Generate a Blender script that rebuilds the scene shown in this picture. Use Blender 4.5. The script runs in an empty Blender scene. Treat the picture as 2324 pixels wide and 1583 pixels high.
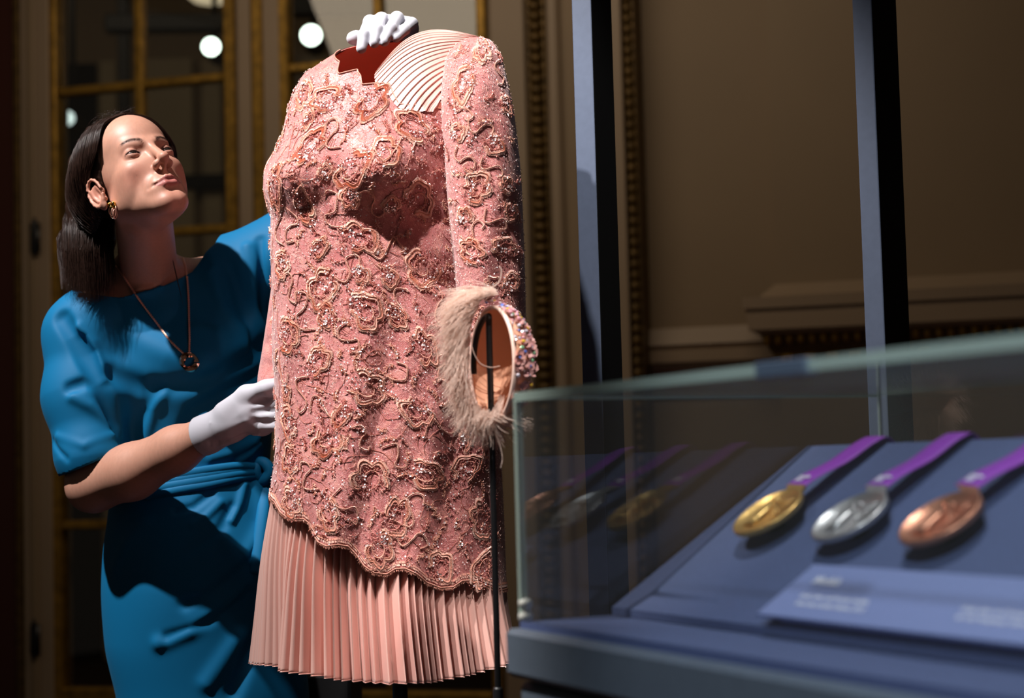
import bpy, math, random
import numpy as np
from mathutils import Vector, Matrix
R_ = random.Random(7); rng = np.random.default_rng(11)
SC = bpy.context.scene; COL = SC.collection
# ------------------------------------------------------------------ camera
F = 4000.0; PITCH = math.atan(0.0671); ROLL = math.radians(1.5)
CAM = np.array([0., 0., 1.08])
_r = np.array([1., 0, 0]); _f = np.array([0, math.cos(PITCH), math.sin(PITCH)]); _u = np.array([0, -math.sin(PITCH), math.cos(PITCH)])
RX = _r*math.cos(ROLL) - _u*math.sin(ROLL); UX = _u*math.cos(ROLL) + _r*math.sin(ROLL); FX = _f
cd = bpy.data.cameras.new('camera'); cam = bpy.data.objects.new('camera', cd); COL.objects.link(cam)
cd.sensor_width = 36.0; cd.lens = F*36.0/2324.0; cd.clip_start = 0.05; cd.clip_end = 60
cam.matrix_world = Matrix(((RX[0], UX[0], -FX[0], CAM[0]), (RX[1], UX[1], -FX[1], CAM[1]), (RX[2], UX[2], -FX[2], CAM[2]), (0, 0, 0, 1)))
cd.dof.use_dof = True; cd.dof.focus_distance = 2.93; cd.dof.aperture_fstop = 3.0; cd.dof.aperture_blades = 0
SC.camera = cam
SC.view_settings.view_transform = 'Standard'; SC.view_settings.look = 'None'
SC.view_settings.exposure = 0.0; SC.view_settings.gamma = 1.0; SC.view_settings.use_curve_mapping = False
wd = bpy.data.worlds.new('gallery_ambient'); SC.world = wd; wd.use_nodes = True
wd.node_tree.nodes['Background'].inputs[0].default_value = (1.0, 0.86, 0.72, 1); wd.node_tree.nodes['Background'].inputs[1].default_value = 0.035

def rays(px, py):
    px = np.asarray(px, float); py = np.asarray(py, float)
    return FX + ((px-1162)/F)[..., None]*RX + ((791.5-py)/F)[..., None]*UX
def PY(px, py, Y):
    d = rays(px, py); Y = np.asarray(Y, float)
    return CAM + d*((Y)/d[..., 1])[..., None]
def on_plane(px, py, p0, n):
    d = rays(px, py); n = np.asarray(n, float)
    return CAM + d*((np.dot(np.asarray(p0)-CAM, n)/(d@n)))[..., None]
def proj(p):
    q = np.asarray(p) - CAM; D = q@FX
    return 1162 + F*(q@RX)/D, 791.5 - F*(q@UX)/D

# ------------------------------------------------------------------ lights
def spot(name, loc, target, power, angle, blend=.3, size=.04, color=(1, .95, .9)):
    l = bpy.data.lights.new(name, 'SPOT'); l.energy = power; l.spot_size = math.radians(angle); l.spot_blend = blend
    l.shadow_soft_size = size; l.color = color
    o = bpy.data.objects.new(name, l); COL.objects.link(o); o.location = loc
    o.rotation_euler = (Vector(target)-Vector(loc)).to_track_quat('-Z', 'Y').to_euler(); return o
def area(name, loc, target, power, sx, sy, color=(1, .85, .68)):
    l = bpy.data.lights.new(name, 'AREA'); l.shape = 'RECTANGLE'; l.size = sx; l.size_y = sy; l.energy = power; l.color = color
    o = bpy.data.objects.new(name, l); COL.objects.link(o); o.location = loc
    o.rotation_euler = (Vector(target)-Vector(loc)).to_track_quat('-Z', 'Y').to_euler(); return o
spot('track_spotlight_key', (-1.78, 2.05, 3.85), (-.38, 3.02, 1.3), 760, 42, .4, .035, (1, .95, .925))
spot('track_spotlight_garment', (-.75, 1.7, 3.7), (-.12, 2.85, 1.64), 430, 22, .5, .05, (1, .95, .925))
spot('track_spotlight_case', (.30, 2.15, 3.5), (.46, 1.75, .95), 200, 23, .6, .03, (.95, .96, 1))
spot('front_fill_spot', (-.3, .2, 2.7), (.42, 1.65, .80), 150, 26, .7, .06, (.85, .92, 1))  # added fill lamp, brightens the slab front and the board
spot('track_spotlight_hat', (.25, 1.3, 3.4), (-.06, 2.52, 1.19), 300, 9.5, .7, .03, (1, .93, .88))  # extra lamp added only to brighten the feathers and hat
spot('posts_spot', (-1.0, 2.2, 3.4), (.35, 3.1, 1.4), 7, 50, .6, .05, (.75, .87, 1))  # dim bluish spot aimed at the posts
area('added_wall_wash', (-.6, 4.4, 3.2), (-.3, 6.2, 1.5), 11.5, 2.6, .5, (1, .82, .62))  # unseen area light added to lift the back wall
area('added_far_wash', (-2.0, 7.6, 4.1), (-2.2, 10.5, .9), 10, 3.0, .6, (1, .86, .68))  # unseen area light added for the room beyond the doors

# ------------------------------------------------------------------ node helpers
def lin(c):
    return tuple(((x/255)/12.92 if x <= 10 else (((x/255)+.055)/1.055)**2.4) for x in c)
def mat(name, rgb=(128, 128, 128), rough=.5, metal=0, spec=.5, noise=None, bump=None, sheen=0, aniso=0, coat=0, sss=0, linear=None, extra=None):
    m = bpy.data.materials.new(name); m.use_nodes = True; nt = m.node_tree; b = nt.nodes['Principled BSDF']
    c = linear if linear else lin(rgb); b.inputs['Base Color'].default_value = (*c, 1); b.inputs['Roughness'].default_value = rough
    b.inputs['Metallic'].default_value = metal; b.inputs['Specular IOR Level'].default_value = spec
    if sheen: b.inputs['Sheen Weight'].default_value = sheen; b.inputs['Sheen Roughness'].default_value = .4
    if coat: b.inputs['Coat Weight'].default_value = coat
    if aniso: b.inputs['Anisotropic'].default_value = aniso
    if sss:
        b.inputs['Subsurface Weight'].default_value = sss; b.inputs['Subsurface Radius'].default_value = (1, .35, .2); b.inputs['Subsurface Scale'].default_value = .006
    tc = nt.nodes.new('ShaderNodeTexCoord')
    if noise:  # (scale, amount, [stretch xyz])
        n = nt.nodes.new('ShaderNodeTexNoise'); n.inputs['Scale'].default_value = noise[0]; n.inputs['Detail'].default_value = 5
        mp = nt.nodes.new('ShaderNodeMapping'); mp.inputs['Scale'].default_value = noise[2] if len(noise) > 2 else (1, 1, 1)
        nt.links.new(tc.outputs['Object'], mp.inputs[0]); nt.links.new(mp.outputs[0], n.inputs[0])
        cr = nt.nodes.new('ShaderNodeValToRGB'); a = noise[1]
        cr.color_ramp.elements[0].color = (*[x*(1-a) for x in c], 1); cr.color_ramp.elements[1].color = (*[min(1, x*(1+a)) for x in c], 1)
        cr.color_ramp.elements[0].position = .3; cr.color_ramp.elements[1].position = .7
        nt.links.new(n.outputs[0], cr.inputs[0]); nt.links.new(cr.outputs[0], b.inputs['Base Color'])
    if bump:  # (kind, scale, strength, distance, [stretch])
        if bump[0] == 'noise': t = nt.nodes.new('ShaderNodeTexNoise'); t.inputs['Scale'].default_value = bump[1]; t.inputs['Detail'].default_value = 4; out = t.outputs[0]
        elif bump[0] == 'wave': t = nt.nodes.new('ShaderNodeTexWave'); t.inputs['Scale'].default_value = bump[1]; t.inputs['Distortion'].default_value = 1.5; out = t.outputs['Fac']
        else: t = nt.nodes.new('ShaderNodeTexVoronoi'); t.inputs['Scale'].default_value = bump[1]; out = t.outputs['Distance']
        mp = nt.nodes.new('ShaderNodeMapping'); mp.inputs['Scale'].default_value = bump[4] if len(bump) > 4 else (1, 1, 1)
        nt.links.new(tc.outputs['Object'], mp.inputs[0]); nt.links.new(mp.outputs[0], t.inputs[0])
        bp = nt.nodes.new('ShaderNodeBump'); bp.inputs['Strength'].default_value = bump[2]; bp.inputs['Distance'].default_value = bump[3]
        nt.links.new(out, bp.inputs['Height']); nt.links.new(bp.outputs[0], b.inputs['Normal'])
    if extra: extra(m, nt, b, tc)
    return m
def emis(name, rgb, k):
    m = bpy.data.materials.new(name); m.use_nodes = True; b = m.node_tree.nodes['Principled BSDF']
    b.inputs['Base Color'].default_value = (0, 0, 0, 1); b.inputs['Emission Color'].default_value = (*rgb, 1); b.inputs['Emission Strength'].default_value = k; return m
def glassmat(name, tint=(1, 1, 1), ior=1.5, haze=0.0, boost=1.0):
    m = bpy.data.materials.new(name); m.use_nodes = True; nt = m.node_tree; nt.nodes.clear()
    o = nt.nodes.new('ShaderNodeOutputMaterial'); mx = nt.nodes.new('ShaderNodeMixShader'); tr = nt.nodes.new('ShaderNodeBsdfTransparent'); gl = nt.nodes.new('ShaderNodeBsdfGlossy')
    fr = nt.nodes.new('ShaderNodeLayerWeight'); fr.inputs[0].default_value = .5; gl.inputs['Roughness'].default_value = .0
    tr.inputs[0].default_value = (*tint, 1); pw = nt.nodes.new('ShaderNodeMath'); pw.operation = 'POWER'; pw.inputs[1].default_value = 5
    mu = nt.nodes.new('ShaderNodeMath'); mu.operation = 'MULTIPLY_ADD'; mu.inputs[1].default_value = .9; mu.inputs[2].default_value = .042*boost; mu.use_clamp = True
    nt.links.new(fr.outputs['Facing'], pw.inputs[0]); nt.links.new(pw.outputs[0], mu.inputs[0]); nt.links.new(mu.outputs[0], mx.inputs[0]); nt.links.new(tr.outputs[0], mx.inputs[1]); nt.links.new(gl.outputs[0], mx.inputs[2])
    last = mx
    if haze:
        df = nt.nodes.new('ShaderNodeBsdfDiffuse'); df.inputs[0].default_value = (.75, .85, .85, 1); m2 = nt.nodes.new('ShaderNodeMixShader'); m2.inputs[0].default_value = haze
        nt.links.new(mx.outputs[0], m2.inputs[1]); nt.links.new(df.outputs[0], m2.inputs[2]); last = m2
    nt.links.new(last.outputs[0], o.inputs[0]); return m

# ------------------------------------------------------------------ mesh helpers
def mk(name, V, Fc, m=None, parent=None, smooth=True, attr=None):
    me = bpy.data.meshes.new(name); V = np.ascontiguousarray(np.asarray(V, np.float32).reshape(-1, 3))
    if isinstance(Fc, np.ndarray):
        n, k = Fc.shape; me.vertices.add(len(V)); me.vertices.foreach_set('co', V.ravel())
        me.loops.add(n*k); me.loops.foreach_set('vertex_index', Fc.astype(np.int32).ravel())
        me.polygons.add(n); me.polygons.foreach_set('loop_start', np.arange(0, n*k, k, dtype=np.int32)); me.polygons.foreach_set('loop_total', np.full(n, k, np.int32))
        me.update(calc_edges=True)
    else: me.from_pydata(V.tolist(), [], Fc)
    me.validate()
    me.polygons.foreach_set('use_smooth', np.full(len(me.polygons), smooth))
    if attr:
        for an, av in attr.items():
            a = me.color_attributes.new(an, 'FLOAT_COLOR', 'POINT'); av = np.asarray(av, np.float32)
            if av.shape[1] == 3: av = np.hstack([av, np.ones((len(av), 1), np.float32)])
            a.data.foreach_set('color', av.ravel())
    o = bpy.data.objects.new(name, me); COL.objects.link(o)
    if m: me.materials.append(m)
    if parent is not None:
        o.parent = parent; o.matrix_parent_inverse = parent.matrix_world.inverted() if parent.type != 'EMPTY' else Matrix.Translation(-Vector(parent.location))
    return o
def thing(name, label, cat, loc=(0, 0, 0), group=None):
    o = bpy.data.objects.new(name, None); COL.objects.link(o); o.location = loc; o.empty_display_size = .05
    o['label'] = label; o['category'] = cat
    if group: o['group'] = group
    return o
def tag(o, label, cat, group=None):
    o['label'] = label; o['category'] = cat
    if group: o['group'] = group
    return o
def struct(o): o['kind'] = 'structure'; return o
def stuff(o): o['kind'] = 'stuff'; return o
def gridfaces(nr, nc, closed=False):
    r = np.arange(nr-1)[:, None]; c = np.arange(nc if closed else nc-1)[None]
    c2 = (c+1) % nc; return np.stack([r*nc+c, r*nc+c2, (r+1)*nc+c2, (r+1)*nc+c], -1).reshape(-1, 4)
class MB:
    def __init__(s): s.V = []; s.F = []; s.n = 0
    def add(s, V, Fc):
        V = np.asarray(V, float).reshape(-1, 3); s.V.append(V); s.F += [tuple(int(i)+s.n for i in f) for f in Fc]; s.n += len(V)
    def obox(s, o, ax, lo, hi, bev=0):
        """box in frame o + ax rows, from lo to hi, optional bevelled edges"""
        ax = np.asarray(ax, float); lo = np.array(lo, float); hi = np.array(hi, float)
        if bev <= 0:
            C = np.array([[x, y, z] for z in (lo[2], hi[2]) for y in (lo[1], hi[1]) for x in (lo[0], hi[0])])
            s.add(np.asarray(o)+C@ax, [(0, 2, 3, 1), (4, 5, 7, 6), (0, 1, 5, 4), (2, 6, 7, 3), (0, 4, 6, 2), (1, 3, 7, 5)]); return
        bev = min(bev, *( (hi-lo)/2.01 )); V = []; c = (lo+hi)/2
        idx = {}
        for sx in (-1, 1):
            for sy in (-1, 1):
                for sz in (-1, 1):
                    sg = np.array([sx, sy, sz]); cor = np.where(sg < 0, lo, hi)
                    for a in range(3):
                        v = cor - sg*bev; v[a] = cor[a]; idx[(sx, sy, sz, a)] = len(V); V.append(v)
        Fs = []
        for a in range(3):
            b_, c_ = (a+1) % 3, (a+2) % 3
            for sg in (-1, 1):
                q = []
                for (p, r) in ((-1, -1), (1, -1), (1, 1), (-1, 1)):
                    k = [0, 0, 0]; k[a] = sg; k[b_] = p; k[c_] = r; q.append(idx[(*k, a)])
                Fs.append(q if sg > 0 else q[::-1])
            for p in (-1, 1):
                for r in (-1, 1):
                    k0 = [0, 0, 0]; k0[b_] = p; k0[c_] = r; k1 = list(k0); k0[a] = -1; k1[a] = 1
                    q = [idx[(*k0, b_)], idx[(*k1, b_)], idx[(*k1, c_)], idx[(*k0, c_)]]; Fs.append(q if p*r < 0 else q[::-1])
        for sx in (-1, 1):
            for sy in (-1, 1):
                for sz in (-1, 1):
                    q = [idx[(sx, sy, sz, a)] for a in range(3)]; Fs.append(q if sx*sy*sz > 0 else q[::-1])
        s.add(np.asarray(o)+np.array(V)@ax, Fs)
    def tube(s, P, r, n=8, cap=True):
        P = np.asarray(P, float); m = len(P); r = np.broadcast_to(np.asarray(r, float), (m,))
        T = np.gradient(P, axis=0); T /= np.linalg.norm(T, axis=1)[:, None]+1e-12
        up = np.array([0, 0, 1.]) if abs(T[0, 2]) < .9 else np.array([1., 0, 0]); N = []
        v = np.cross(T[0], up); v /= np.linalg.norm(v)
        for t in T:
            v = v - t*np.dot(v, t); v /= np.linalg.norm(v)+1e-12; N.append(v.copy())
        N = np.array(N); B = np.cross(T, N); a = np.arange(n)*2*math.pi/n
        V = P[:, None] + r[:, None, None]*(np.cos(a)[None, :, None]*N[:, None]+np.sin(a)[None, :, None]*B[:, None])
        Fs = [tuple(f) for f in gridfaces(m, n, True)]
        if cap: Fs += [tuple(range(n))[::-1], tuple((m-1)*n+i for i in range(n))]
        s.add(V, Fs)
    def lathe(s, o, prof, n=24, ax=None):
        """prof: list of (r,z)"""
        ax = np.eye(3) if ax is None else np.asarray(ax); a = np.arange(n)*2*math.pi/n
        pr = np.array(prof, float); V = np.stack([pr[:, 0, None]*np.cos(a), pr[:, 0, None]*np.sin(a), np.repeat(pr[:, 1, None], n, 1)], -1)
        Fs = [tuple(f) for f in gridfaces(len(pr), n, True)] + [tuple(range(n))[::-1], tuple((len(pr)-1)*n+i for i in range(n))]
        s.add(np.asarray(o)+V.reshape(-1, 3)@ax, Fs)
    def ball(s, c, r, nu=8, nv=6):
        pr = [(math.sin(math.pi*(i+.02)/(nv+.04))*1, -math.cos(math.pi*(i+.02)/(nv+.04))) for i in range(nv+1)]
        r = np.broadcast_to(np.asarray(r, float), (3,)); s.lathe(c, pr, nu, np.diag(r))
    def build(s, name, m, parent=None, smooth=True): return mk(name, np.vstack(s.V), s.F, m, parent, smooth)
def catmull(P, n):
    P = np.asarray(P, float); m = len(P); t = np.linspace(0, m-1-1e-9, n); i = t.astype(int); f = (t-i)[:, None]
    Q = np.vstack([2*P[0]-P[1], P, 2*P[-1]-P[-2]]); a, b, c, d = Q[i], Q[i+1], Q[i+2], Q[i+3]
    return .5*((2*b)+(c-a)*f+(2*a-5*b+4*c-d)*f**2+(-a+3*b-3*c+d)*f**3)
def interp(y, tab):
    tab = np.asarray(tab, float); return np.interp(y, tab[:, 0], tab[:, 1])
def smooth_interp(y, tab):
    """monotone-ish cubic interpolation through table"""
    tab = np.asarray(tab, float); x = tab[:, 0]; v = tab[:, 1]; y = np.clip(y, x[0], x[-1])
    i = np.clip(np.searchsorted(x, y, side='right')-1, 0, len(x)-2); h = x[1:]-x[:-1]; s = (v[1:]-v[:-1])/h
    m = np.zeros(len(x)); m[0] = s[0]; m[-1] = s[-1]; ok = s[:-1]*s[1:] > 0
    m[1:-1] = np.where(ok, 2*s[:-1]*s[1:]/np.where(ok, s[:-1]+s[1:], 1), 0)
    t = (y-x[i])/h[i]; return (2*t**3-3*t**2+1)*v[i]+(t**3-2*t**2+t)*h[i]*m[i]+(-2*t**3+3*t**2)*v[i+1]+(t**3-t**2)*h[i]*m[i+1]
# ================================================================== room
paint = mat('cream_wall_paint', (150, 128, 100), .6, noise=(1.5, .06))
paint2 = mat('cream_trim_paint', (165, 143, 118), .5, noise=(2, .05))
gilt = mat('gilded_moulding', linear=(.36, .20, .03), rough=.45, metal=.55, noise=(30, .35))
gilt_dark = mat('aged_gilding', linear=(.13, .075, .02), rough=.5, metal=.5, noise=(40, .4))
dado_m = mat('dark_red_brown_dado', (70, 30, 18), .5)
blackm = mat('satin_black_metal', (18, 18, 20), .4)
floor_m = mat('dark_carpet', (45, 22, 18), .9, noise=(60, .3))
MS = .29; dW = np.array([1, -MS, 0])/math.hypot(1, MS); nW = np.array([-MS, -1, 0])/math.hypot(1, MS); UZ = np.array([0, 0, 1.])
W0 = np.array([-1.9, 6.5, 0]); AXW = np.array([dW, nW, UZ])
def wsz(px, py, off=0.):
    p = on_plane(np.array(px, float), np.array(py, float), W0+nW*off, nW); return float((p-W0)@dW), float(p[2])
def ws(px, off=0., py=500): return wsz(px, py, off)[0]
def wz(px, py, off=0.): return wsz(px, py, off)[1]
def wbox(name, px0, px1, z0, z1, o0, o1, m, parent=None, bev=.004, s0=None, s1=None, py=500):
    b = MB(); b.obox(W0, AXW, (ws(px0, o1, py) if s0 is None else s0, o0, z0), (ws(px1, o1, py) if s1 is None else s1, o1, z1), bev)
    return b.build(name, m, parent, False)
ZT = 3.3
b = MB(); b.obox((0, 0, 0), np.eye(3), (-5, -1.5, -.1), (4, 12.5, 0)); struct(b.build('floor', floor_m, None, False))
b = MB(); b.obox((0, 0, 0), np.eye(3), (-5, -1.5, 4.2), (4, 12.5, 4.3)); struct(b.build('ceiling', paint, None, False))
b = MB(); b.obox((0, 0, 0), np.eye(3), (-5, 10.6, 0), (4, 10.7, 4.2)); struct(b.build('wall_far', paint, None, False))
b = MB(); b.obox((0, 0, 0), np.eye(3), (-5, 6.9, 0), (-4.9, 10.6, 4.2)); struct(b.build('wall_left', paint, None, False))
b = MB(); b.obox((0, 0, 0), np.eye(3), (3.9, -1.5, 0), (4.0, 10.6, 4.2)); struct(b.build('wall_right', paint, None, False))
# back wall of the gallery with door openings
sA0, sA1 = ws(112), ws(542); sB0, sB1 = ws(640), ws(1118)
wall = MB()
for (a, c, z0, z1) in ((-3.5, sA0, 0, 4.2), (sA1, sB0, 0, 4.2), (sB1, ws(1448), 0, 4.2), (sA0, sA1, ZT, 4.2), (sB0, sB1, ZT, 4.2)):
    wall.obox(W0, AXW, (a, -.14, z0), (c, 0, z1))
wb = struct(wall.build('wall_back', paint, None, False))
# recessed wall to the right and the pilaster
rw = MB(); rw.obox(W0, AXW, (ws(1448), -.22, 0), (ws(1448)+4.2, -.12, 4.2)); struct(rw.build('wall_recess', paint, None, False))
S_P = ws(1757, .0)
pl = MB(); pl.obox(W0, AXW, (S_P, -.12, 0), (S_P+2.6, 0.0, 4.2)); struct(pl.build('wall_pilaster', paint, None, False))
def trim(n, name='trim'): return f'{name}_{n}'
def cornice(zs, n, m, s_left, s_right, base):
    """zs: list of (z0,z1,projection0,projection1) : moulding courses with return on the left end"""
    b = MB()
    for (z0, z1, p0, p1) in zs:
        V = np.array([[s_left-p0, base, z0], [s_left-p0, base+p0, z0], [s_right, base+p0, z0], [s_right, base, z0],
                      [s_left-p1, base, z1], [s_left-p1, base+p1, z1], [s_right, base+p1, z1], [s_right, base, z1]])
        b.add(W0+V@AXW, [(0, 1, 2, 3), (7, 6, 5, 4), (0, 4, 5, 1), (1, 5, 6, 2), (2, 6, 7, 3), (3, 7, 4, 0)])
    return struct(b.build(f'trim_{n}', m, None, False))
zz = lambda py, off=.08, px=1850: wz(px, py, off)
cornice([(zz(668), zz(640, .0), .055, .004), (zz(694), zz(668), .098, .10), (zz(742), zz(694), .085, .088), (zz(752), zz(742), .055, .08)], 1, paint2, S_P, S_P+2.6, 0)
gc = cornice([(zz(775, .05), zz(752, .05), .038, .052), (zz(795, .04), zz(775, .04), .02, .036), (zz(832, .02), zz(795, .02), .015, .016)], 2, gilt_dark, S_P, S_P+2.6, 0)
# carved pieces on the gilded courses
k = 0
sp = S_P-.03
while sp < S_P+1.15:
    b = MB(); c = W0+np.array([sp, .046, (zz(775, .05)+zz(752, .05))/2])@AXW
    b.lathe(c, [(.001, -.022), (.010, -.012), (.013, .004), (.008, .018), (.001, .022)], 8); o = b.build('carved_egg', gilt, gc); sp += .036
sp = S_P+.01
while sp < S_P+1.15:
    b = MB(); z0 = zz(828, .02); z1 = zz(801, .02); b.obox(W0, AXW, (sp, .012, z0), (sp+.040, .028, z1), .006); b.build('carved_block', gilt, gc, False); sp += .072
cornice([(zz(775, .0, 1600), zz(735, .0, 1600), .035, .012), (zz(786, 0, 1600), zz(775, 0, 1600), .02, .035), (zz(815, 0, 1600), zz(786, 0, 1600), .028, .03), (zz(830, 0, 1600), zz(815, 0, 1600), .008, .024)], 3, paint2, ws(1452, -.1), S_P, -.12)
cornice([(zz(900, 0, 1600), zz(830, 0, 1600), .006, .006)], 4, dado_m, ws(1452, -.1), S_P, -.12)
# door casing between door and recess : several upright mouldings
def upright(n, px0, px1, o0, o1, m, z1=4.2, bev=.004): return struct(wbox(f'trim_{n}', px0, px1, 0, z1, o0, o1, m, None, bev))
upright(5, 1122, 1200, -.005, .03, paint2); upright(7, 1250, 1278, -.005, .05, paint2, bev=.01); upright(8, 1280, 1318, -.005, .02, paint)
upright(9, 1320, 1422, -.005, .045, paint2)
def rope(n, px0, px1, off):
    s0, s1 = ws(px0, off), ws(px1, off); b = MB(); b.obox(W0, AXW, (s0, -.12, 0), (s1, off-.01, 4.2)); o = struct(b.build(f'trim_{n}', gilt_dark, None, False))
    z = .55; q = MB(); 
    while z < 2.75:
        q.ball(W0+np.array([(s0+s1)/2, off, z])@AXW, (abs(s1-s0)*.42, abs(s1-s0)*.3, .02), 8, 5); z += .036
    stuff(q.build('carved_bead_row', gilt_dark, o)); return o
rope(6, 1206, 1246, .03); rope(10, 1424, 1450, .02)
upright(11, 48, 112, -.005, .03, paint2); upright(12, 60, 80, .03, .045, paint, bev=.01); upright(13, -30, 34, -.005, .02, dado_m)
upright(14, 30, 44, -.005, .035, gilt_dark); upright(16, 544, 574, -.005, .02, paint2); upright(17, 576, 600, -.005, .03, gilt); upright(18, 602, 640, -.005, .02, paint2)
for py in (540, 1450): 
    b = MB(); z = wz(80, py, .04); s = ws(80, .045, py); p = W0+np.array([s, .05, 0])@AXW
    b.lathe(p, [(.001, z-.075), (.006, z-.07), (.009, z-.06), (.009, z+.06), (.006, z+.07), (.001, z+.075)], 10); b.obox(W0, AXW, (s-.02, .044, z-.055), (s+.02, .048, z+.055)); b.build('door_hinge', blackm, bpy.data.objects['trim_11'])
# glazed double doors with gilded bars
pane_g = glassmat('old_door_glass', (.86, .85, .80), 1.5, 0, 1.6)
def door(n, px0, px1, bars_v, bars_h, sw):
    s0, s1 = ws(px0), ws(px1); fr = MB()
    fr.obox(W0, AXW, (s0, -.05, .0), (s0+sw, .02, ZT), .006); fr.obox(W0, AXW, (s1-sw, -.05, 0), (s1, .02, ZT), .006)
    fr.obox(W0, AXW, (s0+sw, -.05, .0), (s1-sw, .02, wz(200, 1560)), .006); fr.obox(W0, AXW, (s0+sw, -.05, ZT-.1), (s1-sw, .02, ZT), .006)
    d = struct(fr.build(f'door_{n}', gilt, None, False))
    xs = [s0+sw]; zs = [wz(200, 1560)]
    for px in bars_v:
        s = ws(px); b = MB(); b.obox(W0, AXW, (s-.017, -.035, zs[0]), (s+.017, .012, ZT-.1), .006); b.build('glazing_bar', gilt, d, False); xs.append(s)
    xs.append(s1-sw)
    for z in bars_h:
        b = MB(); b.obox(W0, AXW, (s0+sw, -.034, z-.016), (s1-sw, .010, z+.016), .006); b.build('glazing_bar', gilt, d, False); zs.append(z)
    zs.append(ZT-.1); zs.sort()
    for i in range(len(xs)-1):
        for j in range(len(zs)-1):
            b = MB(); b.obox(W0, AXW, (xs[i]+.008, -.016, zs[j]+.008), (xs[i+1]-.008, -.012, zs[j+1]-.008)); b.build('pane', pane_g, d, False)
    return d
zb = [wz(230, 200), wz(465, 520), wz(465, 520)-(wz(230, 200)-wz(465, 520)), wz(200, 1190)]
zb[2] = (zb[1]+zb[3])/2
door(1, 112, 541, [320], zb, .042)
zb2 = [wz(710, 150), wz(465, 520), zb[2], wz(200, 1190)]
door(2, 642, 1117, [868], zb2, .036)
# ------------------------------------------------------------------ room beyond the doors
tracks = mat('black_track', (8, 8, 9), .5)
lens = emis('spotlight_lens', (.80, 1, .93), 9); lens2 = emis('spotlight_lens_dim', (.75, .95, 1), 1.6)
def far_track(a, c, Y):
    p, q = PY(*a, Y), PY(*c, Y); d = q-p; L = np.linalg.norm(d); d /= L; b = MB()
    n = np.array([0, 1, 0.]); u = np.cross(d, n); b.obox(p, [d, n, u], (0, -.04, -.045), (L, .04, .045), .01); return b
def fixture(px, py, Y, r, m, label, up):
    c = PY(px, py, Y); t = thing('track_spotlight', label, 'spotlight', tuple(c), 'track spotlights beyond the doors')
    b = MB(); ax = np.array([[1, 0, 0], [0, 0, 1], [0, 1, 0.]])  # axis along +Y
    b.lathe(c, [(r*.5, .02), (r*1.05, 0.0), (r*1.15, .03), (r*1.15, .2), (r*.8, .24), (.01, .25)], 20, ax); b.build('lamp_housing', tracks, t)
    b = MB(); b.lathe(c+[0, -.004, 0], [(.001, .0), (r, 0), (r, .012), (.001, .012)], 20, ax); b.build('lamp_lens', m, t)
    b = MB(); b.obox(c, np.eye(3), (-.012, .1, r), (.012, .14, 4.2-c[2]), .004); b.build('mounting_arm', tracks, t)
fixture(479, 106, 8.6, .042, lens, 'lit track spotlight behind left door, upper right pane above the woman', .16)
fixture(706, 80, 8.2, .046, lens, 'brightest lit spotlight, seen through the glass left of the gloved hand', .15)
fixture(153, 268, 8.8, .036, lens2, 'dim spotlight behind the pane just left of the woman\'s hair', .2)
for (a, c, Y, lab) in (((240, 55), (560, 52), 8.7, 'black lighting track seen through the top of the left door'), ((655, 18), (880, 14), 8.3, 'black lighting track seen through the top of the right door')):
    tag(far_track(a, c, Y).build('lighting_track', tracks, None, False), lab, 'track', 'lighting tracks beyond the doors')
b = MB(); p = PY(286, 500, 9.3); b.obox((p[0], p[1], 0), np.eye(3), (-.03, -.03, 0), (.03, .03, 4.2), .005); tag(b.build('black_upright', tracks, None, False), 'thin black upright seen through the left door behind the woman', 'post')
# pilasters and a dark doorway on the far wall
fp = mat('far_cream_panel', (190, 172, 140), .6, noise=(2, .05)); dk = mat('far_dark_opening', (12, 9, 7), .8)
def fbox(name, px0, px1, Z0, Z1, m, pr=.06, y=300):
    a, c = PY(px0, y, 10.6), PY(px1, y, 10.6); b = MB(); b.obox((0, 0, 0), np.eye(3), (a[0], 10.6-pr, Z0), (c[0], 10.6, Z1), .008); return struct(b.build(name, m, None, False))
fbox('trim_20', 40, 222, 0, 3.6, dk, .02); fbox('trim_21', 233, 272, 0, 3.6, fp, .08); fbox('trim_22', 335, 445, 0, 3.6, fp, .10); fbox('trim_23', 462, 506, 0, 3.6, fp, .05)
fbox('trim_24', 560, 640, 0, 3.6, dk, .02); fbox('trim_25', 690, 800, 0, 3.6, fp, .05); fbox('trim_26', 330, 560, PY(400, 430, 10.5)[2], PY(400, 398, 10.5)[2], dk, .14); fbox('trim_27', 850, 1100, 0, 3.6, fp, .03)
gl = mat('chandelier_glass', (255, 235, 190), .2, spec=.8)
ch = thing('chandelier', 'glowing chandelier edge just visible at the top through the left door', 'chandelier', tuple(PY(475, -25, 8.9)))
b = MB(); c = PY(478, -28, 8.9); b.lathe(c, [(.02, -.09), (.09, -.07), (.15, -.02), (.15, .02), (.02, .06)], 24); b.build('lamp_bowl', emis('chandelier_glow', (1, .85, .6), .7), ch)
b = MB(); b.lathe(c, [(.15, .0), (.165, .01), (.165, .03), (.15, .04)], 24); b.build('bowl_rim', gilt, ch)
b = MB(); b.obox(c, np.eye(3), (-.01, -.01, .06), (.01, .01, 4.2-c[2])); b.build('hanging_rod', gilt, ch)

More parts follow.
